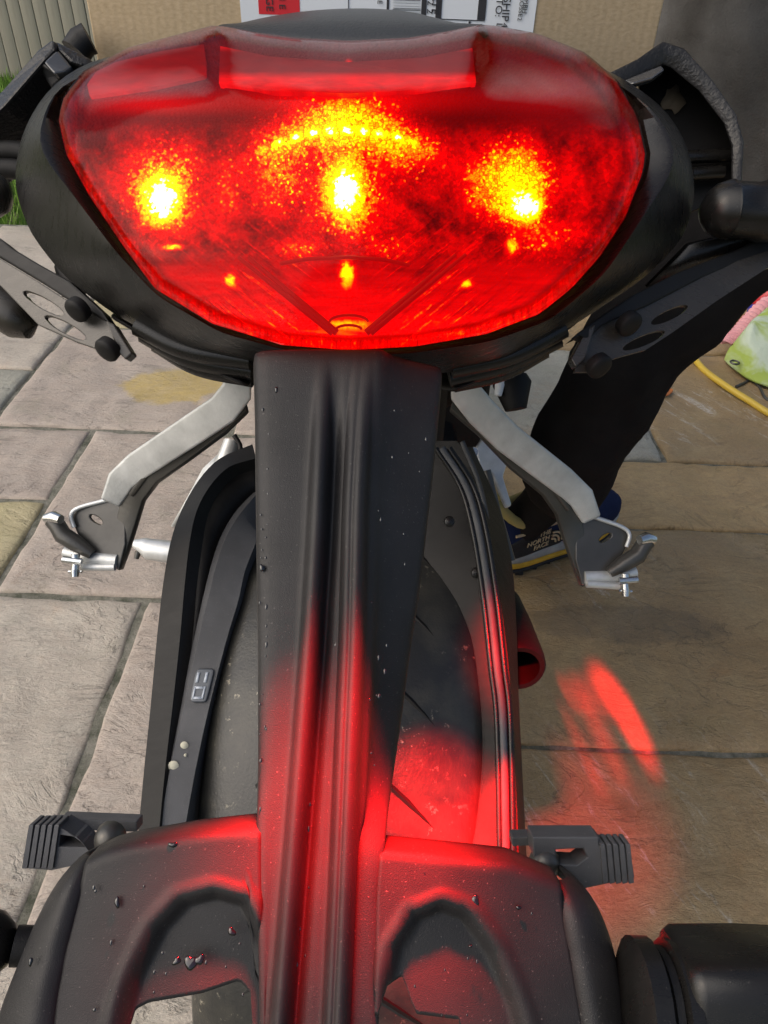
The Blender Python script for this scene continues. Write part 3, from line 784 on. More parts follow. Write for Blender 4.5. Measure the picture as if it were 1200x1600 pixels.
# ---- indicators on rubber stalks
def indicator(sgn, px_list, cy, d, body):
    root = empty('indicator', tuple(W(px_list[0], cy, d)))
    attach(root, bike)
    ax = Vector((sgn, 0, 0))
    return root
ir = empty('indicator', tuple(W(1000, 1560, .245))); attach(ir, bike)
c0 = W(985, 1570, .246)
def disc(x0, x1, r, mat, name, sides=24, rr=None, parent=ir, c=c0):
    k = rr or [r * .86, r, r, r * .86]
    w = x1 - x0
    pts = [c + Vector((x0 + w * t, 0, 0)) for t in (0, .18, .82, 1)]
    return tube(name, pts, k, mat, parent, sides, auto=40)
px_m = .246 / F_PX
disc(0, 42 * px_m, 96 * px_m, M['satin'], 'flange')
disc(40 * px_m, 58 * px_m, 84 * px_m, M['dark'], 'stalk')
disc(56 * px_m, 84 * px_m, 94 * px_m, M['satin'], 'flange')
blo = []
for x, h, w in ((64, 70, 60), (72, 92, 76), (86, 100, 84), (190, 104, 86), (260, 104, 84), (330, 90, 70), (350, 40, 40)):
    ring = []
    for a in [2 * math.pi * k / 28 for k in range(28)]:
        ca, sa = math.cos(a), math.sin(a)
        e = .38
        ring.append(c0 + Vector((x * px_m, 0, 0)) + (VT @ Vector((0, -math.copysign(abs(sa) ** e, sa) * h, math.copysign(abs(ca) ** e, ca) * w))) * px_m)
    blo.append(ring)
loft('shell', blo, M['satin'], ir, auto=40)
box('lens', tuple(c0 + Vector((.018, -.024, -.026))), tuple(c0 + Vector((.062, -.014, .002))), Nodes('smoked_amber').bsdf((0.12, 0.045, 0.01), 0.15), ir, bevel=.003)
tube('seam', [c0 + Vector((66 * px_m, 0, 0)) + (VT @ Vector((0, 8, -88))) * px_m, c0 + Vector((250 * px_m, 0, 0)) + (VT @ Vector((0, 8, -90))) * px_m], .0007, M['dark'], ir, 6)
il = empty('indicator', tuple(W(0, 1470, .262))); attach(il, bike)
cl = W(30, 1478, .275)
tube('shell', [cl + Vector((x, 0, 0)) for x in (-.002, -.004, -.009, -.02, -.06, -.075)], [.004, .0075, .0115, .014, .0145, .006], M['satin'], il, 20)
tube('stalk', [cl + Vector((-.002, 0, 0)), cl + Vector((.03, .004, -.01))], .007, M['dark'], il, 16)
box('lens', tuple(cl + Vector((-.06, -.0165, -.010))), tuple(cl + Vector((-.02, -.012, .006))), bpy.data.materials['smoked_amber'], il, bevel=.002)

# ---- ribbed clips beside the plate holder
zf = VT @ Vector((0, 0, 1)); dn = VT @ Vector((0, 1, 0))
def clip(pts_block, hole, bar, ribs, d, screw):
    root = empty('side_clip', tuple(W(*bar[0], d))); attach(root, bike)
    prism('clip_body', [W(x, y, d) for x, y in pts_block], zf * .012, M['greyplastic'], root, [[W(x, y, d) for x, y in hole]], bevel=.0006)
    prism('clip_bar', [W(x, y, d + .012) for x, y in bar], zf * .008, M['greyplastic'], root, bevel=.0006)
    for p in ribs:
        prism('rib', [W(x, y, d - .0015) for x, y in p], zf * .010, M['greyplastic'], root, bevel=.0004)
    c = W(*screw, d + .004)
    tube('screw', [c, c - zf * .002, c - zf * .006, c - zf * .0075], [.0065, .0062, .005, .002], M['steel'], root, 12)
clip([(44, 1294), (92, 1291), (130, 1318), (150, 1345), (80, 1360), (34, 1356)], [(94, 1304), (120, 1308), (134, 1324), (92, 1323)], [(92, 1279), (214, 1284), (214, 1300), (92, 1296)],
     [[(45 + 10 * k, 1289), (52 + 10 * k, 1289), (42 + 10 * k, 1358), (34 + 10 * k, 1358)] for k in range(5)], .30, (174, 1306))
clip([(832, 1308), (936, 1308), (936, 1322), (985, 1326), (992, 1372), (900, 1392), (880, 1376), (834, 1340)], [(868, 1328), (912, 1326), (918, 1340), (902, 1352), (872, 1350)], [(800, 1308), (936, 1306), (936, 1318), (800, 1322)],
     [[(938 + 10 * k, 1319), (945 + 10 * k, 1319), (951 + 10 * k, 1380), (943 + 10 * k, 1382)] for k in range(5)], .30, (850, 1345))

# ---- passenger peg hangers
def ribbon(name, path, half, thick, mat, parent, d_far=.0):
    """A flat bar: pixel path with depth, half width across, thickness away from the eye."""
    top, ntop = [], []
    pts = [W(*p) for p in path]
    rows = []
    for i, p in enumerate(pts):
        t = (pts[min(i + 1, len(pts) - 1)] - pts[max(i - 1, 0)]).normalized()
        view = (EYE - p).normalized()
        s = t.cross(view).normalized()
        h = half[i] if hasattr(half, '__len__') else half
        rows.append([p - s * h - view * thick, p - s * h, p + s * h, p + s * h - view * thick])
    return loft(name, rows, mat, parent, bevel=.0018, seg=3, auto=60)
def hanger_side(m):
    root = empty('peg_hanger', tuple(m((365, 600, .45)))); attach(root, bike)
    # bright top bar
    top = [(374, 588, .440), (370, 612, .446), (348, 640, .455), (300, 672, .475), (215, 728, .515), (188, 752, .527), (172, 786, .535)]
    halfw = [.0075, .0095, .0098, .0100, .0100, .0095, .0070]
    pts = [m(p) for p in top]
    rows = []
    for i, p in enumerate(pts):
        t = (pts[min(i + 1, len(pts) - 1)] - pts[max(i - 1, 0)]).normalized()
        view = (EYE - p).normalized()
        s = t.cross(view).normalized() * halfw[i]
        rows.append([p - s - view * .006, p - s, p + s, p + s - view * .006])
    loft('bar', rows, M['alu'], root, bevel=.0022, seg=3, auto=60)
    # darker flange on the inner, lower edge, running down to the foot
    fi = [(380, 620, .458), (345, 648, .474), (285, 690, .497), (222, 730, .517), (200, 755, .530), (186, 790, .538), (176, 840, .542), (166, 880, .546)]
    fo = [(385, 642, .462), (350, 676, .477), (295, 717, .500), (243, 754, .520), (222, 782, .532), (212, 815, .538), (198, 860, .543), (186, 892, .546)]
    rows = []
    for q, q2 in zip(fi, fo):
        a = m(q2); b = m((q[0], q[1], q[2] + .001))
        rows.append([a, b, b + zf * .010, a + zf * .010])
    loft('flange', rows, M['steel'], root, bevel=.001, auto=50)
    # inner slotted web
    # foot plate with oval hole
    pl = [(196, 782), (166, 780), (122, 794), (110, 806), (118, 828), (130, 852), (160, 876), (186, 890), (196, 850)]
    c, s = (150, 812), (11, 5)
    hole = [(c[0] + 12 * math.cos(t) * .8 + 5 * math.sin(t) * .5, c[1] + 12 * math.cos(t) * .55 - 5 * math.sin(t) * .8) for t in [2 * math.pi * k / 14 for k in range(14)]]
    D = .540
    prism('foot_plate', [m((x, y, D + (196 - x) * .00004)) for x, y in pl], zf * .004, M['steel'], root, [[m((x, y, D + (196 - x) * .00004)) for x, y in hole]], bevel=.0009)
    tube('plate_rim', [m((x, y, D)) for x, y in ((168, 781), (124, 793), (111, 805), (116, 824))], .0016, M['alu'], root, 8, smooth_n=4)
    # rolled ear
    tube('ear', [m(p) for p in ((144, 866, .538), (120, 850, .537), (98, 836, .537), (90, 822, .537), (82, 812, .537))], [.004, .0062, .0066, .0062, .0062], M['steel'], root, 14)
    tube('ear_tip', [m(p) for p in ((95, 812, .531), (84, 808, .533), (72, 810, .536))], [.0035, .0045, .0035], M['zinc'], root, 12)
    # clevis, bolt and split pin
    a, b = m((188, 880, .541)), m((100, 868, .545))
    tube('clevis', [m((184, 876, .542)), m((140, 872, .544)), m((102, 862, .546))], [.005, .005, .0048], M['alu'], root, 10)
    tube('clevis', [m((180, 886, .538)), m((128, 886, .54))], [.0028, .0028], M['alu'], root, 10)
    tube('bolt', [m((118, 866, .532)), m((118, 884, .532)), m((117, 898, .532))], [.0032, .0026, .0030], M['zinc'], root, 10)
    tube('pin', [m((98, 874, .530)), m((128, 878, .530))], [.0026, .0026], M['zinc'], root, 8)
    tube('pin', [m((107, 893, .530)), m((128, 893, .530))], [.0012, .0012], M['zinc'], root, 8)
    tube('bolt_head', [m((117, 890, .528)), m((117, 901, .528))], [.003, .0026], M['zinc'], root, 10)
    # shadowed slot rib
    tube('web_rib', [m(p) for p in ((372, 640, .470), (300, 694, .494), (228, 742, .52), (206, 772, .533))], .0022, M['steel'], root, 8)
def ml(p): return W(*p)
MX = [(65, 1028), (175, 922), (188, 908), (215, 878), (300, 792), (348, 752), (374, 722), (383, 704)]
def mr(p):
    return W(li(p[0], MX), p[1] + li(p[0], [(65, 34), (184, 26), (300, 12), (383, -2)]), p[2])
hanger_side(ml)
hanger_side(mr)

# ---- luggage brackets either side: slotted plate, arm, round buffer
def ellipse(c, a, b, rot_, n=16):
    return [(c[0] + a * math.cos(t) * math.cos(rot_) - b * math.sin(t) * math.sin(rot_), c[1] + a * math.cos(t) * math.sin(rot_) + b * math.sin(t) * math.cos(rot_)) for t in [2 * math.pi * k / n for k in range(n)]]
ba = (zf * .55 + dn * -.72 + VT @ Vector((.42, 0, 0))).normalized(); bb = (zf * .55 + dn * -.72 + VT @ Vector((-.42, 0, 0))).normalized()
lb = empty('luggage_bracket', tuple(W(100, 470, .37))); attach(lb, bike)
dl = lambda x, y: .375 + .00008 * (200 - x)
prism('plate', [W(x, y, dl(x, y)) for x, y in ((-60, 372), (0, 404), (60, 440), (100, 466), (150, 492), (168, 502), (188, 548), (180, 556), (150, 545), (115, 533), (60, 508), (0, 446), (-60, 395))], zf * .004, M['bracket'], lb,
      [[W(x, y, dl(x, y)) for x, y in ellipse((68, 474), 36, 8, .52)], [W(x, y, dl(x, y)) for x, y in ellipse((102, 512), 36, 8, .5)]], bevel=.0008)
prism('arm', [W(x, y, .372 + .0001 * (200 - x)) for x, y in ((-70, 330), (0, 372), (20, 388), (60, 412), (110, 440), (160, 486), (172, 505), (145, 490), (100, 464), (60, 438), (0, 402), (-70, 362))], zf * .012, M['dark'], lb, bevel=.001)
prism('end_tab', [W(x, y, .372) for x, y in ((165, 500), (178, 506), (207, 552), (196, 562), (186, 552))], zf * .008, M['bracket'], lb)
for c, r in (((119, 486), 17), ((166, 548), 15)):
    p = W(*c, .372)
    tube('bolt', [p + ba * .004, p, p - ba * .0012, p - ba * .002], [.0062, .0066, .0060, .003], M['void'], lb, 18)
tube('buffer', [W(x, y, .47) for x, y in ((-60, 440), (0, 478), (30, 496), (46, 502), (55, 500))], [.0145, .0145, .0142, .011, .004], M['bracket'], lb, 18)
tube('grommet', [W(98, 412, .40), W(112, 432, .40), W(122, 452, .40)], [.005, .008, .0095], M['dark'], lb, 14)
tube('buffer', [W(x, y, .40) for x, y in ((-40, 300), (-6, 304), (8, 305), (14, 306))], [.012, .012, .009, .003], M['bracket'], lb, 18)

rb = empty('luggage_bracket', tuple(W(1000, 500, .37))); attach(rb, bike)
dr = lambda x, y: .375 + .00008 * (x - 900)
prism('plate', [W(x, y, dr(x, y)) for x, y in ((920, 520), (945, 500), (1010, 472), (1060, 450), (1110, 425), (1160, 405), (1260, 372), (1260, 398), (1200, 418), (1120, 470), (1050, 520), (1010, 546), (960, 560), (925, 581), (898, 581))], zf * .004, M['bracket'], rb,
      [[W(x, y, dr(x, y)) for x, y in ellipse((1046, 492), 32, 8, -.45)], [W(x, y, dr(x, y)) for x, y in ellipse((1006, 532), 36, 8, -.4)]], bevel=.0008)
prism('arm', [W(x, y, .370 + .0001 * (x - 900)) for x, y in ((900, 522), (930, 500), (990, 460), (1060, 425), (1110, 405), (1150, 390), (1200, 366), (1260, 345), (1260, 378), (1200, 394), (1150, 412), (1100, 432), (1010, 478), (945, 504), (920, 530))], zf * .012, M['dark'], rb, bevel=.001)
prism('end_tab', [W(x, y, .372) for x, y in ((918, 512), (932, 505), (915, 560), (900, 574), (892, 560))], zf * .008, M['bracket'], rb)
for c in ((985, 508), (938, 574)):
    p = W(*c, .372)
    tube('bolt', [p + bb * .004, p, p - bb * .0012, p - bb * .002], [.0064, .0068, .0062, .003], M['void'], rb, 18)
tube('buffer', [W(x, y, .385) for x, y in ((1094, 330), (1098, 330), (1108, 330), (1122, 329), (1136, 328), (1139, 328), (1142, 328), (1180, 330), (1186, 330), (1192, 331), (1260, 335))],
     [.001, .0055, .0105, .0135, .0146, .0150, .0140, .0142, .0150, .0150, .0150], M['satin'], rb, 24)
sheet('inner_wing', [[W(x, y, d) for x, y in ((1075, 382), (1120, 372), (1180, 355), (1230, 345))] for d in (.40,)] + [[W(x, y, .41) for x, y in ((1010, 448), (1080, 425), (1160, 395), (1230, 372))]], M['satin'], rb, .004, 0)

# ---- grab rails: open boxed loops beside the tail
def rail(pts, r, d0, name='grab_rail'):
    return None
def boxrail(path, width, depth, parent, mat, name='rail'):
    rows = []
    P_ = [W(*p) for p in path]
    for i, p in enumerate(P_):
        t = (P_[min(i + 1, len(P_) - 1)] - P_[max(i - 1, 0)]).normalized()
        view = (EYE - p).normalized()
        s = t.cross(view).normalized() * width[i]
        rows.append([p - s, p, p + s * .9, p + s * .8 - view * depth, p - s * .8 - view * depth])
    return loft(name, rows, mat, parent, bevel=.0012, auto=45)
gl_ = empty('grab_rail', tuple(W(70, 120, .40))); attach(gl_, bike)
def plate3(name, pts, mat, parent, depth, bevel=.0012):
    return prism(name, [W(*p) for p in pts], zf * depth, mat, parent, bevel=bevel, seg=2)
plate3('rail', [(-60, 200, .452), (0, 144, .448), (60, 76, .444), (80, 61, .443), (90, 66, .443), (85, 78, .441), (66, 97, .440), (8, 164, .440), (-60, 226, .440)], M['rail'], gl_, .055, .002)
plate3('rail_arm', [(84, 62, .446), (140, 90, .446), (150, 104, .446), (126, 101, .443), (108, 95, .442), (90, 77, .442)], M['rail'], gl_, .05, .002)
plate3('rail_end', [(68, 97, .4385), (85, 80, .4425), (92, 79, .443), (112, 104, .443), (101, 112, .4395), (84, 115, .4375)], M['endcap'], gl_, .006, .0015)
plate3('rail_edge', [(60, 105, .444), (68, 97, .440), (84, 115, .439), (101, 112, .441), (113, 106, .444), (106, 118, .446), (80, 138, .448), (70, 122, .447)], M['dark'], gl_, .04, .0015)
tube('rail_stay', [W(-30, 236, .45), W(20, 236, .45), W(50, 240, .45)], .006, M['void'], gl_, 10)
tube('rail_stay', [W(-30, 262, .45), W(20, 264, .45), W(50, 268, .45)], .006, M['void'], gl_, 10)
tube('strap_loop', [W(118, 82, .50), W(128, 66, .50), (W(140, 60, .50))], .010, M['dark'], gl_, 10)
gr_ = empty('grab_rail', tuple(W(1060, 120, .40))); attach(gr_, bike)
boxrail([(955, 128, .44), (1000, 106, .44), (1036, 84, .44), (1058, 92, .44), (1100, 132, .44), (1140, 186, .44), (1152, 225, .44), (1150, 285, .44)], [.005, .005, .0065, .006, .0045, .004, .0035, .003], .05, gr_, M['rail'])
prism('rail_end', [W(*p) for p in ((972, 126, .437), (1006, 112, .438), (1034, 101, .438), (1040, 108, .4345), (1020, 122, .432), (988, 131, .432))], zf * .006, M['endcap'], gr_, bevel=.0015)
prism('rail_web', [W(x, y, .475) for x, y in ((1000, 112), (1040, 92), (1060, 98), (1100, 138), (1140, 190), (1150, 225), (1148, 300), (1060, 340), (1000, 250))], zf * .004, M['void'], gr_)
p = W(1052, 155, .47)
mesh('mud_splash', [W(1052 + 17 * math.cos(t) * (1 + .3 * math.sin(3 * t)), 155 + 20 * math.sin(t) * (1 + .25 * math.cos(5 * t)), .4735) for t in [2 * math.pi * k / 18 for k in range(18)]], [tuple(range(18))], Nodes('dry_mud').bsdf((0.12, 0.095, 0.065), 0.9), gr_, solid=.001)
tube('rail_stay', [W(1070, 246, .465), W(1145, 242, .465)], .004, M['satin'], gr_, 10)
tube('rail_stay', [W(1080, 272, .465), W(1130, 268, .465)], .004, M['satin'], gr_, 10)

# ---- rear wheel, tyre, mudguards
WY, WZ, WR = .43, .312, .312
wheel = empty('rear_wheel', (XB, WY, WZ)); attach(wheel, bike)
prof = [(-.055, .235), (-.075, .25), (-.088, .272), (-.086, .286), (-.07, .298), (-.045, .306), (-.02, .3108), (0, .312), (.02, .3108), (.045, .306), (.07, .298), (.086, .286), (.088, .272), (.075, .25), (.055, .235)]
prof = [(p[0] * 1.12, p[1]) for p in prof]
nseg = 84
lo = []
for k in range(nseg):
    a = 2 * math.pi * k / nseg
    ring = []
    for (x, r) in prof:
        ring.append(Vector((XB + x, WY + r * math.cos(a), WZ + r * math.sin(a))))
    lo.append(ring)
n = len(prof)
ff = [(k * n + j, k * n + (j + 1), ((k + 1) % nseg) * n + j + 1, ((k + 1) % nseg) * n + j) for k in range(nseg) for j in range(n - 1)]
tyre = mesh('tyre', [p for r in lo for p in r], ff, M['rubber'], wheel, sub=1)
for k in range(30):                                   # tread blocks standing a little proud of the grooves
    a0 = 2 * math.pi * k / 30
    for sgn in (-1, 1):
        pts = []
        for t in np.linspace(0, 1, 7):
            x = sgn * (.012 + .06 * t); r = float(np.interp(abs(x), [0, .02, .045, .07, .086], [.3128, .3116, .3068, .2988, .2866]))
            a = a0 + sgn * .03 + .16 * t ** 1.3
            r -= .0011
            pts.append(Vector((XB + x, WY + r * math.cos(a), WZ + r * math.sin(a))))
        tube('tread_groove', pts, [.0006, .0016, .002, .002, .002, .0016, .0006], M['void'], wheel, 5)
rp = [(-.055, .235), (-.05, .215), (-.02, .205), (.02, .205), (.05, .215), (.055, .235), (.05, .24), (-.05, .24)]
lo = [[Vector((XB + x, WY + r * math.cos(a), WZ + r * math.sin(a))) for x, r in rp] for a in [2 * math.pi * k / 48 for k in range(48)]]
n = len(rp)
mesh('rim', [p for r in lo for p in r], [(k * n + j, k * n + (j + 1) % n, ((k + 1) % 48) * n + (j + 1) % n, ((k + 1) % 48) * n + j) for k in range(48) for j in range(n)], M['void'], wheel)
for k in range(10):
    a = 2 * math.pi * k / 10
    tube('spoke', [Vector((XB, WY + .04 * math.cos(a), WZ + .04 * math.sin(a))), Vector((XB, WY + .21 * math.cos(a + .15), WZ + .21 * math.sin(a + .15)))], [.014, .01], M['void'], wheel, 8)
tube('hub', [Vector((XB - .06, WY, WZ)), Vector((XB + .06, WY, WZ))], .045, M['void'], wheel, 20)
disc_ = tube('brake_disc', [Vector((XB + .075, WY, WZ)), Vector((XB + .08, WY, WZ))], .11, M['steel'], wheel, 32)

# left guard: a folded band that follows the wheel
GA = [(395, 696, .60), (345, 718, .595), (312, 752, .585), (285, 800, .575), (268, 850, .56), (256, 920, .545), (247, 1000, .53), (238, 1100, .51), (228, 1200, .49), (217, 1320, .47)]
GB = [(400, 716, .592), (358, 730, .587), (328, 760, .577), (307, 800, .567), (296, 850, .552), (288, 920, .537), (281, 1000, .522), (270, 1100, .502), (258, 1200, .482), (246, 1320, .462)]
GC = [(402, 730, .60), (366, 745, .595), (340, 772, .585), (322, 810, .575), (314, 856, .56), (306, 920, .545), (300, 1000, .53), (288, 1100, .51), (272, 1200, .49), (258, 1320, .47)]
GD = [(403, 768, .60), (388, 780, .597), (366, 805, .588), (346, 840, .577), (332, 880, .562), (320, 930, .546), (305, 1000, .53), (284, 1100, .51), (262, 1200, .49), (240, 1320, .47)]
GE = [(404, 770, .592), (392, 784, .589), (372, 810, .580), (354, 842, .569), (340, 882, .554), (328, 932, .538), (312, 1000, .522), (291, 1100, .503), (269, 1200, .484), (247, 1320, .464)]
GF = [(404, 820, .594), (404, 830, .589), (402, 838, .581), (394, 858, .570), (380, 895, .556), (370, 940, .540), (352, 1000, .524), (326, 1100, .503), (304, 1200, .485), (282, 1320, .466)]
cols = [spline([W(*p) for p in c], 4) for c in (GA, GB, GC)]
sheet('chain_guard', [list(r) for r in zip(*cols)], M['dark'], bike, .003, 0, auto=40)
cols = [spline([W(*p) for p in c], 4) for c in (GC, GD)]
sheet('guard_channel', [list(r) for r in zip(*cols)], M['void'], bike, .003, 0)
GG = [(x + 24, y, d + .04) for x, y, d in GF]
cols = [spline([W(*p) for p in c], 4) for c in (GD, GE, GF, GG)]
sheet('mudguard', [list(r) for r in zip(*cols)], M['greyplastic'], bike, .003, 0, auto=40)
for c, r in (((288, 1165), 7), ((271, 1197), 9), ((290, 1180), 3)):
    p = on_guard(c[1], .45) if False else W(*c, li(c[1], [(q[1], q[2]) for q in GF]) - .002)
    tube('lime_spot', [p, p - zf * .0012], [r * .0004, r * .0002], M['lime'], bike, 12)
def on_guard(y, u):
    xa, da = li(y, [(q[1], q[0]) for q in GE]), li(y, [(q[1], q[2]) for q in GE])
    xb, db = li(y, [(q[1], q[0]) for q in GF]), li(y, [(q[1], q[2]) for q in GF])
    return W(xa + (xb - xa) * u, y, da + (db - da) * u - .0028)
stk = sheet('sticker', [[on_guard(y, u) for u in (.1, .4, .7, .88)] for y in (1044, 1060, 1080, 1098)], M['greyfilm'], bike, .0006, 1)
for y0, y1, us in ((1050, 1066, (.2, .32)), (1050, 1066, (.55, .67)), (1072, 1076, (.2, .7)), (1088, 1092, (.2, .7)), (1072, 1092, (.2, .28)), (1072, 1092, (.62, .7))):
    sheet('sticker_mark', [[on_guard(y, u) - zf * .0008 for u in us] for y in (y0, y1)], M['pale_ink'], stk, .0003, 0)
# right guard: dark, riveted, hoses alongside
cols = [spline([W(*p) for p in c], 4) for c in (
    [(680, 690, .60), (672, 780, .59), (664, 880, .572), (672, 980, .555), (686, 1080, .535), (690, 1250, .505), (690, 1450, .47)],
    [(715, 690, .59), (726, 780, .575), (735, 880, .556), (742, 980, .540), (748, 1080, .52), (750, 1250, .49), (750, 1450, .455)],
    [(722, 700, .585), (752, 790, .57), (770, 880, .552), (785, 980, .535), (795, 1080, .515), (804, 1250, .485), (812, 1450, .45)],
    [(735, 700, .62), (775, 790, .61), (796, 880, .59), (803, 980, .575), (806, 1080, .555), (814, 1250, .525), (824, 1450, .49)])]
sheet('rear_mudguard', [list(r) for r in zip(*cols)], M['dark'], bike, .004, 0, auto=45)
for x, y in ((744, 895), (762, 895), (748, 1005), (702, 815)):
    p = W(x, y, .545)
    tube('rivet', [p, p - zf * .003, p - zf * .004], [.0042, .0036, .001], M['satin'], bike, 12)
for off, rr, m_ in ((0, .0028, 'greyplastic'), (12, .0022, 'satin'), (-9, .002, 'satin')):
    tube('brake_hose', [W(690 + off, 700, .54), W(728 + off, 760, .54), W(748 + off, 830, .535), (W(764 + off, 930, .53)), W(776 + off, 1040, .515), W(786 + off, 1140, .50), W(792 + off, 1440, .45)], rr, M[m_], bike, 8, smooth_n=5)
tube('brake_hose', [W(722, 690, .57), (W(750, 760, .57)), W(770, 860, .575), W(780, 900, .58)], .002, M['greyplastic'], bike, 8, smooth_n=5)
tube('brake_lever', [W(760, 735, .66), W(778, 800, .66), W(792, 850, .66), W(797, 876, .66)], [.004, .003, .0035, .005], M['steel'], bike, 8)
prism('rearset_plate', [W(x, y, .67) for x, y in ((742, 700), (756, 680), (785, 690), (794, 720), (786, 745), (800, 790), (790, 795), (768, 740), (748, 735))], zf * .008, M['alu'], bike, bevel=.002)
tube('pinch_bolt', [W(738, 706, .64), W(740, 706, .632)], [.005, .004], M['zinc'], bike, 10)
tube('reservoir', [W(800, 585, .60), W(800, 600, .60), W(806, 640, .60)], [.012, .016, .009], M['void'], bike, 14)
tube('hose_joint', [W(782, 596, .59), W(778, 618, .59)], [.0045, .003], M['paper'], bike, 8)
# exhaust outlet, low on the right
eb = W(812, 1045, .60)
ex = empty('exhaust', tuple(eb)); attach(ex, bike)
edir = Vector((.02, -1, .25)).normalized()
eu = edir.orthogonal().normalized(); ev = edir.cross(eu)
loft('silencer', [[eb - edir * k + (eu * math.cos(a) + ev * math.sin(a)) * r for a in [2 * math.pi * q / 28 for q in range(28)]] for k, r in ((.12, .010), (.10, .018), (.06, .021), (.012, .0225), (.003, .022), (0, .0205), (.0005, .0165), (.004, .016), (.04, .015), (.09, .008))], M['void'], ex, auto=50)
# left side far parts: peg, link, spring
tube('foot_peg', [W(206, 848, .92), W(222, 852, .92), W(232, 858, .92), W(262, 862, .92), W(330, 868, .92)], [.004, .010, .0135, .014, .015], M['alu'], bike, 8)
tube('peg_feeler', [W(216, 862, .92), W(213, 873, .92)], [.004, .003], M['steel'], bike, 8)
sheet('heel_plate', [[W(352, 700, .66), W(318, 732, .665), W(292, 780, .67), (W(268, 822, .675))], [W(352, 745, .66), W(322, 770, .665), W(300, 795, .67), W(272, 824, .675)]], M['alu'], bike, .003, 0)
tube('linkage', [W(362, 690, .66), W(352, 722, .655), W(360, 735, .65)], [.007, .009, .006], M['alu'], bike, 10)
tube('clutch_cable', [W(366, 680, .64), W(376, 700, .64), W(368, 728, .64)], .0022, M['dark'], bike, 8, smooth_n=4)
# swingarm, frame, engine, tank and front end, mostly hidden by the tail
for s in (-1, 1):
    tube('swingarm', [Vector((XB + s * .11, WY, WZ)), Vector((XB + s * .11, .72, .36)), Vector((XB + s * .09, .95, .42))], [.022, .028, .03], M['void'], bike, 10)
    tube('subframe', [Vector((XB + s * .075, .36, .845)), Vector((XB + s * .09, .6, .80)), Vector((XB + s * .1, .95, .70))], .014, M['void'], bike, 10)
    tube('shock_stay', [Vector((XB + s * .085, .5, .80)), Vector((XB + s * .09, .72, .60)), Vector((XB + s * .09, .95, .45))], .014, M['void'], bike, 10)
    tube('fork', [Vector((XB + s * .105, 1.84, .31)), Vector((XB + s * .105, 1.62, .95))], .026, M['steel'], bike, 14)
box('airbox', (XB - .09, .52, .50), (XB + .07, .86, .80), M['void'], bike, bevel=.03)
box('engine', (XB - .17, .92, .20), (XB + .17, 1.40, .62), M['void'], bike, bevel=.05)
tk = []
for y, z, hw, th in ((1.02, .83, .08, .06), (1.12, .90, .13, .1), (1.3, .95, .15, .12), (1.48, .94, .13, .11), (1.6, .90, .07, .07)):
    tk.append([Vector((XB + hw * math.copysign(abs(math.cos(a)) ** .7, math.cos(a)), y, z - th + th * math.copysign(abs(math.sin(a)) ** .7, math.sin(a)))) for a in [2 * math.pi * k / 20 for k in range(20)]])
loft('fuel_tank', tk, M['paint'], bike, sub=1)
tube('handlebar', [Vector((XB - .38, 1.42, 1.02)), Vector((XB - .2, 1.55, 1.0)), Vector((XB, 1.58, .99)), Vector((XB + .2, 1.55, 1.0)), Vector((XB + .38, 1.42, 1.02))], .013, M['steel'], bike, 12)
fw = empty('front_wheel', (XB, 1.86, .31)); attach(fw, bike)
lo = [[Vector((XB + x * .68, 1.86 + r * math.cos(a), .31 + r * math.sin(a))) for x, r in prof] for a in [2 * math.pi * k / 48 for k in range(48)]]
n = len(prof)
mesh('tyre', [p for r in lo for p in r], [(k * n + j, k * n + j + 1, ((k + 1) % 48) * n + j + 1, ((k + 1) % 48) * n + j) for k in range(48) for j in range(n - 1)], M['rubber'], fw)
lo = [[Vector((XB + x * .68, 1.86 + r * math.cos(a), .31 + r * math.sin(a))) for x, r in rp] for a in [2 * math.pi * k / 48 for k in range(48)]]
n = len(rp)
mesh('rim', [p for r in lo for p in r], [(k * n + j, k * n + (j + 1) % n, ((k + 1) % 48) * n + (j + 1) % n, ((k + 1) % 48) * n + j) for k in range(48) for j in range(n)], M['void'], fw)
for k in range(10):
    a = 2 * math.pi * k / 10
    tube('spoke', [Vector((XB, 1.86 + .03 * math.cos(a), .31 + .03 * math.sin(a))), Vector((XB, 1.86 + .21 * math.cos(a), .31 + .21 * math.sin(a)))], [.012, .009], M['void'], fw, 8)
tube('hub', [Vector((XB - .1, 1.86, .31)), Vector((XB + .1, 1.86, .31))], .03, M['void'], fw, 16)
tube('side_stand', [Vector((XB - .12, 1.0, .3)), Vector((XB - .26, .93, .012))], [.014, .01], M['void'], bike, 8)

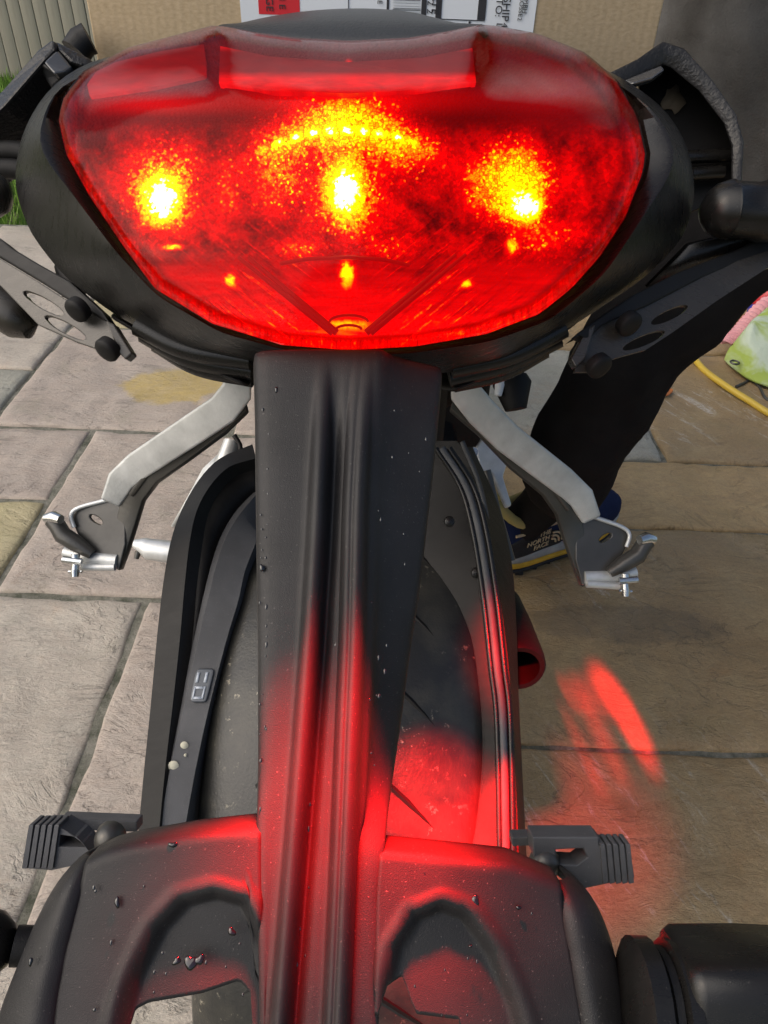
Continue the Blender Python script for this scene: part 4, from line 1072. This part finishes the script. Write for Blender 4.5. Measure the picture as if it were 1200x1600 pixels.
# ---- rain drops on the hanger
DROPS = [(487, 808, 5, 9), (410, 888, 5, 8), (552, 874, 4, 10), (557, 973, 4, 11), (527, 1006, 9, 9), (432, 610, 4, 6), (463, 1052, 4, 8), (472, 1058, 5, 14), (270, 1320, 7, 5), (320, 1324, 8, 4), (388, 1376, 6, 7),
         (382, 1384, 5, 4), (183, 1410, 5, 8), (362, 1456, 6, 7), (298, 1505, 9, 13), (312, 1500, 7, 9), (276, 1502, 7, 6), (48, 1503, 4, 6), (743, 1407, 7, 8), (662, 1364, 6, 7), (810, 1418, 4, 4), (735, 1478, 3, 3)]
for i, (x, y, a, b) in enumerate(DROPS):
    hgt = 1.0
    if x < 400 and y > 1290: hgt = 0.2
    if y > 1290 and x > 600: hgt = 0.4
    c = on_plane(x, y, hgt)
    u = pside; w_ = pdown
    pr = .24 / F_PX
    loops_ = []
    for t in (0, .35, .7, .92):
        z = math.sqrt(max(0, 1 - t * t))
        loops_.append([c + (u * math.cos(q) * a + w_ * math.sin(q) * b) * pr * z * (1 + .22 * math.sin(2 * q + i) + .15 * math.sin(3 * q + 2 * i)) + pn * t * .0007 - pn * .0003 for q in [2 * math.pi * k / 14 for k in range(14)]])
    loft('water_drop', loops_, M['water'], bike)

rd = random.Random(11)
dv, df = [], []
for i in range(150):
    y = rd.uniform(620, 1590)
    x = rd.uniform(405, 490) if rd.random() < .8 else rd.uniform(575, li(y, AR) - 12)
    if y > 1350 and rd.random() < .75: x = rd.choice((rd.uniform(140, 380), rd.uniform(640, 860)))
    c = on_plane(x, y, .3 if y < 1300 else -.4); r_ = rd.uniform(.00022, .0006)
    b = len(dv); n_ = 7; el = rd.uniform(1, 2.2)
    for k in range(n_):
        q = 2 * math.pi * k / n_; dv.append(c + (pside * math.cos(q) + pdown * math.sin(q) * el) * r_ * rd.uniform(.8, 1.15))
    dv.append(c + pn * r_ * .7)
    for k in range(n_): df.append((b + k, b + (k + 1) % n_, b + n_))
tag(mesh('fine_spray', dv, df, M['water'], bike), kind='stuff')

# red light leaving the lens, downwards and back
lamp('tail_lamp', tuple(W(540, 500, .262)), tuple(on_plane(500, 1440)), 0.3, 36, .9)
lamp('tail_lamp', tuple(W(547, 500, .262)), tuple(on_plane(540, 1290)), 34.0, 46, .7, scale=(1, .14, 1))
lamp('tail_lamp', tuple(W(450, 505, .258)), tuple(on_plane(430, 1320)), 42.0, 16, .8, scale=(1, .5, 1))
lamp('tail_lamp', tuple(W(640, 505, .258)), tuple(on_plane(612, 1275)), 75.0, 21, .7, scale=(1, .34, 1))
lamp('tail_lamp', tuple(W(545, 440, .250)), tuple(on_plane(470, 1560)), 3.0, 44, 1.0, scale=(1, .4, 1))
lamp('tail_lamp', tuple(W(800, 500, .278)), tuple(W(705, 1320, .46)), 55.0, 22, .6)
for x, y, e_, c_ in ((655, 1290, 60, 17), (690, 1260, 80, 20), (722, 1250, 110, 21), (750, 1285, 90, 17), (776, 1310, 50, 13)):     # added narrow spots, shaped to make the red spill streaky
    lamp('tail_lamp', tuple(W(800, 500, .278)), tuple(W(x, y, .46)), e_, c_, .8, .006, scale=(.16, 1, 1), turn=96)
for x, y, e_, c_ in ((890, 1085, 80, 5.5), (912, 1085, 90, 6), (936, 1085, 110, 6.5), (944, 1075, 120, 7), (962, 1095, 190, 9.5), (980, 1120, 170, 10), (998, 1150, 110, 10), (940, 1150, 50, 12), (905, 1170, 40, 12)):  # more added narrow spots, streaking the red patch on the paving
    lamp('tail_lamp', tuple(W(682, 537, .272)), tuple(on_z(x, y, 0)), e_, c_, 1.0, .012, scale=(.16, 1, 1), turn=54)
lamp('tail_lamp', tuple(W(770, 512, .276)), tuple(on_z(880, 1310, 0)), 26.0, 21, 1.0)

# ------------------------------------------------------------------ cardboard box on the seat
BY = .60
q0, q1 = on_y(136, 10, BY), on_y(1034, 20, BY)
carton = empty('cardboard_box', ((q0.x + q1.x) / 2, BY + .15, .865))
tag(carton, 'brown cardboard box with white shipping label standing on the motorcycle seat', 'box')
BX0, BX1, BZ0, BZ1 = q0.x, q1.x, .868, 1.20
t_ = .004
box('front_panel', (BX0, BY, BZ0), (BX1, BY + t_, BZ1), M['card'], carton, bevel=.0015)
box('back_panel', (BX0, BY + .30, BZ0), (BX1, BY + .30 + t_, BZ1), M['card'], carton, bevel=.0015)
box('side_panel', (BX0 + .0002, BY + t_ + .0003, BZ0), (BX0 + t_, BY + .2997, BZ1), M['card'], carton, bevel=.001)
box('side_panel', (BX1 - t_, BY + t_ + .0003, BZ0), (BX1 - .0002, BY + .2997, BZ1), M['card'], carton, bevel=.001)
box('bottom_panel', (BX0 + .005, BY + .005, BZ0), (BX1 - .005, BY + .299, BZ0 + t_), M['card'], carton, bevel=.001)
box('flap', (BX0, BY - .0005, BZ1 + .0005), (BX1, BY + .15, BZ1 + .0045), M['card'], carton, bevel=.001)
box('flap', (BX0, BY + .1515, BZ1 + .0005), (BX1, BY + .304, BZ1 + .0045), M['card'], carton, bevel=.001)
def fp(x, y): return on_y(x, y, BY)
a, b = fp(377, 26), fp(832, 54)
label = box('shipping_label', (a.x, BY - .0009, min(a.z, b.z) - .012), (b.x, BY - .0003, 1.17), M['paper'], carton, bevel=0)
def lbox(name, x0, y0, x1, y1, mat, off=.0014):
    p, q = fp(x0, y0), fp(x1, y1)
    o = box(name, (min(p.x, q.x), BY - off, min(p.z, q.z)), (max(p.x, q.x), BY - .0010, max(p.z, q.z)), mat, label, bevel=0)
    return o
lbox('red_panel', 391, -200, 469, 24, M['redprint'], .0012)
y = -60
rng_ = random.Random(4)
while y < 20:
    w_ = rng_.choice((1.0, 1.6, 2.4)); lbox('barcode_bar', 614, y, 657, y + w_, M['ink']); y += w_ + rng_.choice((1.4, 2.0, 3.0))
for x0, y0, x1, y1 in ((663.5, -90, 664.7, 40), (687, -90, 688.2, 40), (756, -90, 757.4, 31), (687, 30, 757, 31.4), (544, -60, 545, 40), (606, -60, 607, 40), (732, 33, 733, 60)):
    lbox('printed_rule', x0, y0, x1, y1, M['ink'])
def as_mesh(o, mat, mtx, parent):
    me_ = bpy.data.meshes.new_from_object(o.evaluated_get(bpy.context.evaluated_depsgraph_get()))
    fc_ = o.data
    bpy.data.objects.remove(o); bpy.data.curves.remove(fc_)
    me_.transform(mtx)
    me_.materials.clear(); me_.materials.append(mat)
    q_ = bpy.data.objects.new('lettering', me_); COL.objects.link(q_)
    return attach(q_, parent)
def words(txt, x, y, size_px, end=True):
    """Reading downwards, letter tops to the right; (x, y) is where the last letter ends."""
    p = fp(x, y)
    fc = bpy.data.curves.new('lettering', 'FONT')
    fc.body = txt; fc.size = size_px * .548 / F_PX * 1.4; fc.extrude = .0001
    fc.align_x = 'RIGHT' if end else 'LEFT'
    fc.materials.append(M['ink'])
    o = bpy.data.objects.new('lettering', fc); COL.objects.link(o)
    as_mesh(o, M['ink'], Matrix(((0, 1, 0, p.x), (0, 0, -1, BY - .0016), (-1, 0, 0, p.z), (0, 0, 0, 1))), label)
words('EXCHANGE', 417, 17.5, 10)
words('RETURN E', 437, 14, 9)
words('E', 590, 6, 7)
words('12 2', 667, 21, 9)
words('DATE', 674, 22, 10)
words('SHIP', 783, 33, 10.5)
words('TO:', 773, 26, 9.5)
words('4', 783, 43, 9); words('L', 775, 43, 9)
words('GMBH', 816, 21, 6); words('GROSSE', 809, 26, 6); words('2', 808, 32, 6)

# ------------------------------------------------------------------ person beside the motorcycle
ctex = bpy.data.textures.new('folds', 'CLOUDS'); ctex.noise_scale = .11; ctex.noise_depth = 3
def folds(o, strength):
    m_ = o.modifiers.new('folds', 'DISPLACE'); m_.texture = ctex; m_.strength = strength; m_.mid_level = .5; m_.texture_coords = 'GLOBAL'
def skinned(name, joints, bones, mat, parent, sub=2, root=0):
    me = bpy.data.meshes.new(name)
    me.from_pydata([j[:3] for j in joints], bones, [])
    o = bpy.data.objects.new(name, me); COL.objects.link(o)
    o.modifiers.new('skin', 'SKIN')
    lay = me.skin_vertices[0] if me.skin_vertices else None
    if lay is None:
        bm = bmesh.new(); bm.from_mesh(me); bm.verts.layers.skin.verify(); bm.to_mesh(me); bm.free(); lay = me.skin_vertices[0]
    for i, j in enumerate(joints):
        r = j[3]
        lay.data[i].radius = (r, r) if not hasattr(r, '__len__') else r
        lay.data[i].use_root = (i == root)
    o.modifiers['skin'].use_smooth_shade = True
    s = o.modifiers.new('sub', 'SUBSURF'); s.levels = sub; s.render_levels = sub
    me.materials.append(mat)
    return attach(o, parent)
HIP = Vector((.70, 1.12, .80))
J = {'pelvis': HIP, 'waist': (.60, 1.10, .95), 'chest': (.54, 1.08, 1.16), 'neck': (.54, 1.06, 1.36), 'chin': (.52, 1.03, 1.45), 'crown': (.51, 1.01, 1.60),
     'hipL': (.61, 1.11, .76), 'kneeL': (.35, 1.03, .475), 'ankL': (.325, 1.05, .27), 'ballL': (.385, 1.085, .045), 'hipR': (.79, 1.12, .76), 'kneeR': (.92, 1.02, .43), 'ankR': (.95, 1.15, .09), 'ballR': (1.03, 1.10, .045),
     'shL': (.40, 1.04, 1.30), 'elL': (.31, .93, 1.09), 'wrL': (.315, .76, 1.12), 'shR': (.75, 1.10, 1.28), 'elR': (.84, 1.0, 1.06), 'wrR': (.70, .84, 1.06)}
person = empty('person', (.6, 1.08, 0))
tag(person, 'person in grey jacket, black jeans and blue trail shoes standing right of the motorcycle', 'person')
keys = ['pelvis', 'waist', 'chest', 'neck', 'chin', 'crown', 'hipL', 'kneeL', 'ankL', 'hipR', 'kneeR', 'ankR', 'shL', 'elL', 'wrL', 'shR', 'elR', 'wrR']
ix = {k: i for i, k in enumerate(keys)}
br = [('pelvis', 'waist'), ('waist', 'chest'), ('chest', 'neck'), ('neck', 'chin'), ('chin', 'crown'), ('pelvis', 'hipL'), ('hipL', 'kneeL'), ('kneeL', 'ankL'), ('pelvis', 'hipR'), ('hipR', 'kneeR'), ('kneeR', 'ankR'),
      ('chest', 'shL'), ('shL', 'elL'), ('elL', 'wrL'), ('chest', 'shR'), ('shR', 'elR'), ('elR', 'wrR')]
rad = dict(pelvis=.11, waist=.11, chest=.13, neck=.055, chin=.075, crown=.07, hipL=.08, kneeL=.052, ankL=.035, hipR=.08, kneeR=.052, ankR=.035, shL=.055, elL=.04, wrL=.028, shR=.055, elR=.04, wrR=.028)
skinned('body', [(*J[k], rad[k]) for k in keys], [(ix[a], ix[b]) for a, b in br], M['skin'], person)
# jeans
kl = ['pelvis', 'hipL', 'kneeL', 'ankL', 'hipR', 'kneeR', 'ankR']
def leg_mesh():
    jl = [(.70, 1.12, .86, .145), (*J['hipL'], .108), (.45, 1.07, .635, .094), (*J['kneeL'], .088), (.315, 1.04, .28, .082), (*tuple(W(868, 806, 1.325)), .064), (*J['hipR'], .108), (.86, 1.07, .6, .095), (*J['kneeR'], .085), (.935, 1.09, .25, .078), (.95, 1.15, .10, .068)]
    bl = [(0, 1), (1, 2), (2, 3), (3, 4), (4, 5), (0, 6), (6, 7), (7, 8), (8, 9), (9, 10)]
    o = skinned('jeans', jl, bl, M['jeans'], person, 3); folds(o, .035); return o
leg_mesh()
jl = []
for z, cx, cy_, rx, ry in ((.70, .67, 1.13, .17, .13), (.705, .67, 1.13, .235, .175), (.76, .64, 1.12, .255, .185), (.86, .585, 1.11, .265, .185), (.98, .555, 1.10, .265, .18), (1.1, .55, 1.09, .25, .17), (1.22, .55, 1.08, .235, .15), (1.31, .55, 1.07, .19, .12), (1.37, .545, 1.06, .095, .085), (1.41, .54, 1.055, .075, .075)):
    ring = []
    for k in range(48):
        a_ = 2 * math.pi * k / 48
        fold = 1 + .035 * mnoise.noise(Vector((math.cos(a_) * 2.2, math.sin(a_) * 2.2, z * 5))) + .02 * math.sin(3 * a_ + z * 14)
        ring.append(Vector((cx + rx * fold * math.cos(a_), cy_ + ry * fold * math.sin(a_), z)))
    jl.append(ring)
folds(loft('jacket', jl, M['jacket'], person, sub=2), .06)
for a_, b_, c_ in (('shL', 'elL', 'wrL'), ('shR', 'elR', 'wrR')):
    tube('sleeve', [Vector(J[a_]) + Vector((.03 if a_ == 'shL' else -.03, .02, -.02)), Vector(J[a_]), Vector(J[b_]), Vector(J[b_]).lerp(Vector(J[c_]), .85)], [.085, .085, .066, .05], M['jacket'], person, 20, smooth_n=6)
skinned('hair', [(.512, 1.02, 1.56, .086), (.515, 1.06, 1.59, .084), (.52, 1.08, 1.51, .075), (.51, 1.0, 1.63, .06)], [(0, 1), (1, 2), (0, 3)], M['hair'], person, 2)
for sx in (-1, 1):
    tube('ear', [Vector((.52 + sx * .078, 1.02, 1.50)), Vector((.52 + sx * .088, 1.03, 1.525)), Vector((.52 + sx * .08, 1.03, 1.55))], [.008, .016, .01], M['skin'], person, 8)
    tube('eye', [Vector((.515 + sx * .03, .945, 1.525)), Vector((.515 + sx * .03, .938, 1.525))], [.012, .006], M['paper'], person, 10)
tube('nose', [Vector((.515, .948, 1.53)), Vector((.515, .925, 1.49))], [.008, .014], M['skin'], person, 8)
tube('sock', [Vector((.318, 1.05, .27)), Vector((.29, 1.085, .16)), Vector((.262, 1.10, .10))], [.045, .042, .04], M['jeans'], person, 14)
tube('sock', [Vector((.94, 1.10, .25)), Vector((.95, 1.15, .16)), Vector((.955, 1.14, .10))], [.045, .042, .04], M['jeans'], person, 14)
def hand(wr, aim, up):
    aim = Vector(aim).normalized(); up = Vector(up).normalized(); sd = aim.cross(up).normalized()
    wr = Vector(wr)
    jn = [(*wr, .027), (*(wr + aim * .05), (.036, .018)), (*(wr + aim * .085), (.036, .016))]
    bo = [(0, 1), (1, 2)]
    for k, (o_, ln_) in enumerate(((-.028, .062), (-.009, .074), (.010, .070), (.028, .055))):
        a_ = wr + aim * .085 + sd * o_
        b_ = a_ + aim * ln_ * .5
        c_ = b_ + (aim * .8 - up * .6) * ln_ * .5
        i0 = len(jn)
        jn += [(*a_, .0095), (*b_, .0088), (*c_, .0075)]
        bo += [(2, i0), (i0, i0 + 1), (i0 + 1, i0 + 2)]
    i0 = len(jn)
    t0 = wr + aim * .035 - sd * .032
    jn += [(*t0, .012), (*(t0 + aim * .028 - sd * .022), .0105), (*(t0 + aim * .055 - sd * .026 - up * .008), .0085)]
    bo += [(1, i0), (i0, i0 + 1), (i0 + 1, i0 + 2)]
    skinned('hand', jn, bo, M['skin'], person, 1)
hand(J['wrL'], (-.35, -.45, 0.35), (0.3, .3, 1)); hand(J['wrR'], (-.8, -.4, -.1), (0, -.2, 1))

def shoe(heel, direction, lettering):
    root = empty('shoe', heel); attach(root, person)
    fwd = Vector(direction).normalized(); sid = Vector((fwd.y, -fwd.x, 0)); up = Vector((0, 0, 1))
    heel = Vector(heel)
    def q(x, y, z): return heel + (fwd * x + sid * y + up * z * 1.3) * 1.16
    # stations along the shoe: x, half width, top, toe spring
    ST = [(0.0, .024, .075, .018), (.012, .033, .088, .010), (.04, .037, .085, .004), (.08, .037, .082, .002), (.12, .039, .085, .002), (.16, .044, .074, .002), (.20, .047, .060, .003), (.24, .044, .052, .008), (.265, .034, .044, .016), (.278, .018, .036, .022)]
    def body(z0f, z1f, wide, name, mat, zlo=None, zhi=None):
        loops = []
        for x, w, t, s in ST:
            ring = []
            for k in range(20):
                a_ = 2 * math.pi * k / 20
                ca, sa = math.cos(a_), math.sin(a_)
                z0, z1 = z0f(x, t, s), z1f(x, t, s)
                zz = (z0 + z1) / 2 + (z1 - z0) / 2 * math.copysign(abs(sa) ** .75, sa)
                prof_ = math.copysign(abs(ca) ** .55, ca)
                ring.append(q(x - .003 * wide, prof_ * w * (1 + .08 * wide), zz))
            loops.append(ring)
        return loft(name, loops, mat, root, sub=1)
    body(lambda x, t, s: .012 + s, lambda x, t, s: t + s, 0.0, 'upper', M['shoeblue'])
    body(lambda x, t, s: s + .012, lambda x, t, s: s + .043 - .05 * x, 1.15, 'midsole', M['shoegrey'])
    body(lambda x, t, s: s + .006, lambda x, t, s: s + .019 + (.004 if x < .08 else 0), 1.35, 'foam_band', M['shoeorange'])
    body(lambda x, t, s: s - .001, lambda x, t, s: s + .010, 1.0, 'outsole', M['shoeblack'])
    for k in range(9):
        for sy in (-1, 1):
            c = q(.015 + .03 * k, sy * .03, .001 + (.02 if k == 8 else (.008 if k == 0 else 0)))
            box('lug', tuple(c - Vector((.008, .008, .002))), tuple(c + Vector((.008, .008, .006))), M['shoeblack'], root, bevel=.002)
    # padded collar
    rimp = []
    for k in range(24):
        a_ = 2 * math.pi * k / 24
        x = .055 + .058 * math.cos(a_); y = .033 * math.sin(a_)
        z = .094 + .022 * max(0, -math.cos(a_)) ** 2 + .012 * max(0, math.cos(a_)) ** 2 - .012 * abs(math.sin(a_))
        rimp.append(q(x, y, z))
    rimp.append(rimp[0])
    tube('collar', rimp, .0095, M['shoeyellow'], root, 10)
    tube('heel_tab', [q(.000, 0, .085), q(-.003, 0, .110), q(.002, 0, .125)], [.006, .009, .006], M['shoeyellow'], root, 10)
    loft('tongue', [[q(x, w * math.cos(a_), z + .008 * math.sin(a_)) for a_ in [2 * math.pi * k / 10 for k in range(10)]] for x, w, z in ((.10, .024, .125), (.13, .028, .098), (.18, .026, .072))], M['shoeblack'], root)
    for k in range(5):
        tube('lace', [q(.115 + .018 * k, -.03, .098 - .008 * k), q(.122 + .018 * k, 0, .112 - .010 * k), q(.115 + .018 * k, .03, .098 - .008 * k)], .0028, M['shoegrey'], root, 6)
    # overlay on both sides of the heel, side straps
    for s_ in (-1, 1):
        rows = []
        for z in np.linspace(.036, .070, 6):
            r = []
            for x in np.linspace(.004, .12, 12):
                w = float(np.interp(x, [a_[0] for a_ in ST], [a_[1] for a_ in ST]))
                kz = 1 - .35 * smooth(.035, .085, z) * .5
                zz = z if z < .055 else min(z, .055 + .015 * math.sin(math.pi * min(1, max(0, (x - .004) / .11))))
                r.append(q(x, s_ * (w * kz + .0032), zz))
            rows.append(r)
        sheet('heel_overlay', rows, M['shoeblack'], root, .002, 1)
        for z, x0, x1, m_ in ((.072, .02, .12, 'shoetan'),):
            tube('side_stripe', [q(x, s_ * (float(np.interp(x, [a_[0] for a_ in ST], [a_[1] for a_ in ST])) * .93 + .002), z) for x in np.linspace(x0, x1, 6)], .003, M[m_], root, 6)
        tube('side_strap', [q(.10, s_ * .036, .09), q(.125, s_ * .041, .06), q(.14, s_ * .045, .035)], [.008, .007, .006], M['shoeblack'], root, 8)
    if lettering:
        s_ = 1 if sid.y < 0 else -1
        out = sid * s_
        ex_ = fwd if fwd.x > 0 else -fwd
        def put(txt, x, z, size):
            fc = bpy.data.curves.new('lettering', 'FONT'); fc.body = txt; fc.size = size * 1.16; fc.extrude = .0004; fc.align_x = 'RIGHT'; fc.offset = .0002
            fc.materials.append(M['shoetan'])
            o = bpy.data.objects.new('lettering', fc); COL.objects.link(o)
            p = q(x, s_ * .0425, z)
            mtx = Matrix((ex_, up, ex_.cross(up))).transposed().to_4x4(); mtx.translation = p
            as_mesh(o, M['shoetan'], mtx, root)
        put('THE', .088, .0625, .0135); put('NORTH', .088, .0525, .0135); put('FACE', .088, .0425, .0135)
        for k, rr in enumerate((.024, .017, .010)):
            tube('emblem_arc', [q(.093 + rr * math.sin(t), s_ * .0428, .0435 + rr * .75 * math.cos(t)) for t in [math.pi / 2 * j / 8 for j in range(9)]], .0022, M['shoetan'], root, 6)
shoe((.208, 1.072, 0.004), (.84, .52, 0), True)
shoe((.905, 1.15, 0.004), (.93, -.36, 0), False)

# ------------------------------------------------------------------ things on the patio to the right
hose_px = [(930, 470), (1000, 500), (1050, 528), (1078, 552), (1100, 578), (1135, 604), (1170, 626), (1210, 650), (1300, 690), (1450, 730)]
hp = [on_z(x, y, .012) for x, y in hose_px]
hz = tube('garden_hose', hp, .0095, N_ if False else Nodes('yellow_hose').bsdf((0.62, 0.43, 0.05), 0.35), None, 10, smooth_n=8)
tag(hz, 'yellow garden hose curving across the brown wet slabs', 'hose')
bag = empty('cloth_bag', tuple(on_z(1190, 580, 0)))
tag(bag, 'pale green cloth bag with pink ruffled edge lying on the patio', 'bag')
N = Nodes('green_bag_cloth')
gw = N.noise(7, 4, 0.6, dist=0.5)
M['bag'] = N.bsdf(N.mix(N.ramp(gw, [(0.42, 0), (0.58, 1)]), (0.5, 0.58, 0.45), (0.33, 0.43, 0.08)), 0.8, 0, N.bump(N.noise(14, 5), 0.5, 0.02))
E0 = [on_z(x, y, .012) for x, y in ((1131, 562), (1140, 572), (1165, 592), (1200, 606), (1250, 615), (1320, 600))]
E1 = [on_z(x, y, .012) + Vector((0, 0, .03)) for x, y in ((1134, 560), (1150, 545), (1170, 520), (1200, 490), (1240, 465), (1320, 450))]
a_, b_ = spline(E0, 6), spline(E1, 6)
rows = []
for i in range(len(a_)):
    r = []
    for j in range(13):
        t = j / 12
        p = a_[i].lerp(b_[i], t)
        L_ = min(1.0, (a_[i] - b_[i]).length / .25)
        p.z += .09 * L_ * math.sin(math.pi * t) ** .8 + .018 * L_ * mnoise.noise(Vector((p.x * 14, p.y * 14, 3))) * math.sin(math.pi * t)
        r.append(p)
    rows.append(r)
sheet('bag_body', rows, M['bag'], bag, .002, 1)
M['ruffle'] = cloth('pink_ruffle', (0.6, 0.25, 0.28), (0.75, 0.40, 0.42), 500)
rows = []
for i, p in enumerate(spline(E1, 24)):
    w = .010 * math.sin(i * 1.35)
    o_ = Vector((-.75, .6, 0))
    rows.append([p + Vector((0, 0, .012 + w * .6)) - o_ * .006, p + o_ * (.012 + w * .5) + Vector((0, 0, .022 + w)), p + o_ * (.034 + .006 * math.sin(i * 1.35 + 1)) + Vector((0, 0, .010 + w * 1.1))])
sheet('ruffle', rows, M['ruffle'], bag, .003, 1)
c = on_z(1146, 572, .03)
tube('eyelet', [c + Vector((.012 * math.cos(t), .012 * math.sin(t), .012)) for t in [2 * math.pi * k / 12 for k in range(13)]], .003, M['steel'], bag, 6)
toy = tube('wooden_stick', [on_z(1128, 517, .012), on_z(1165, 496, .012), on_z(1215, 462, .012)], .012, Nodes('orange_wood').bsdf((0.36, 0.15, 0.04), 0.6), None, 10)
tag(toy, 'orange brown wooden stick lying behind the green bag', 'stick')
p = on_z(1197, 482, .0)
toy = loft('red_toy', [[p + Vector((r * math.cos(t), r * math.sin(t) , z)) for t in [2 * math.pi * k / 16 for k in range(16)]] for z, r in ((.0, .05), (.03, .058), (.07, .05), (.09, .02))], Nodes('red_plastic').bsdf((0.5, 0.02, 0.03), 0.35))
tag(toy, 'red plastic toy behind the pink edge of the bag', 'toy')
for (x, y), s_, lab, nm in (((1184, 494), .034, 'dark blue plastic toy block under the red toy', 'toy_block'), ((1181, 474), .028, 'pale blue toy block beside the orange brown stick', 'toy_block')):
    p = on_z(x, y, 0)
    mm = Nodes('blue_plastic').bsdf((0.02, 0.03, 0.28) if s_ > .03 else (0.12, 0.2, 0.5), 0.35)
    o = box(nm, tuple(p + Vector((-s_, -s_ * .7, .004))), tuple(p + Vector((s_, s_ * .7, s_))), mm, None, bevel=.006, seg=3)
    tag(o, lab, 'toy')
wire = tube('wire', [on_z(x, y, .006) for x, y in ((1150, 604), (1165, 597), (1172, 593), (1186, 604), (1196, 622), (1215, 632))], .004, M['steel'], None, 6, smooth_n=5)
tag(wire, 'thin grey wire poking out from under the green bag', 'wire')
lf = [on_z(x, y, z) for x, y, z in ((1030, 618, .006), (1036, 609, .016), (1046, 605, .012), (1054, 608, .02), (1050, 615, .01), (1042, 621, .015))]
leaf = mesh('fallen_leaf', lf, [(0, 1, 5), (1, 2, 4, 5), (2, 3, 4)], Nodes('autumn_leaf').bsdf((0.4, 0.13, 0.03), 0.6), None, solid=.0012, sub=1)
tag(leaf, 'curled orange autumn leaf on the slabs beside the hose', 'leaf')
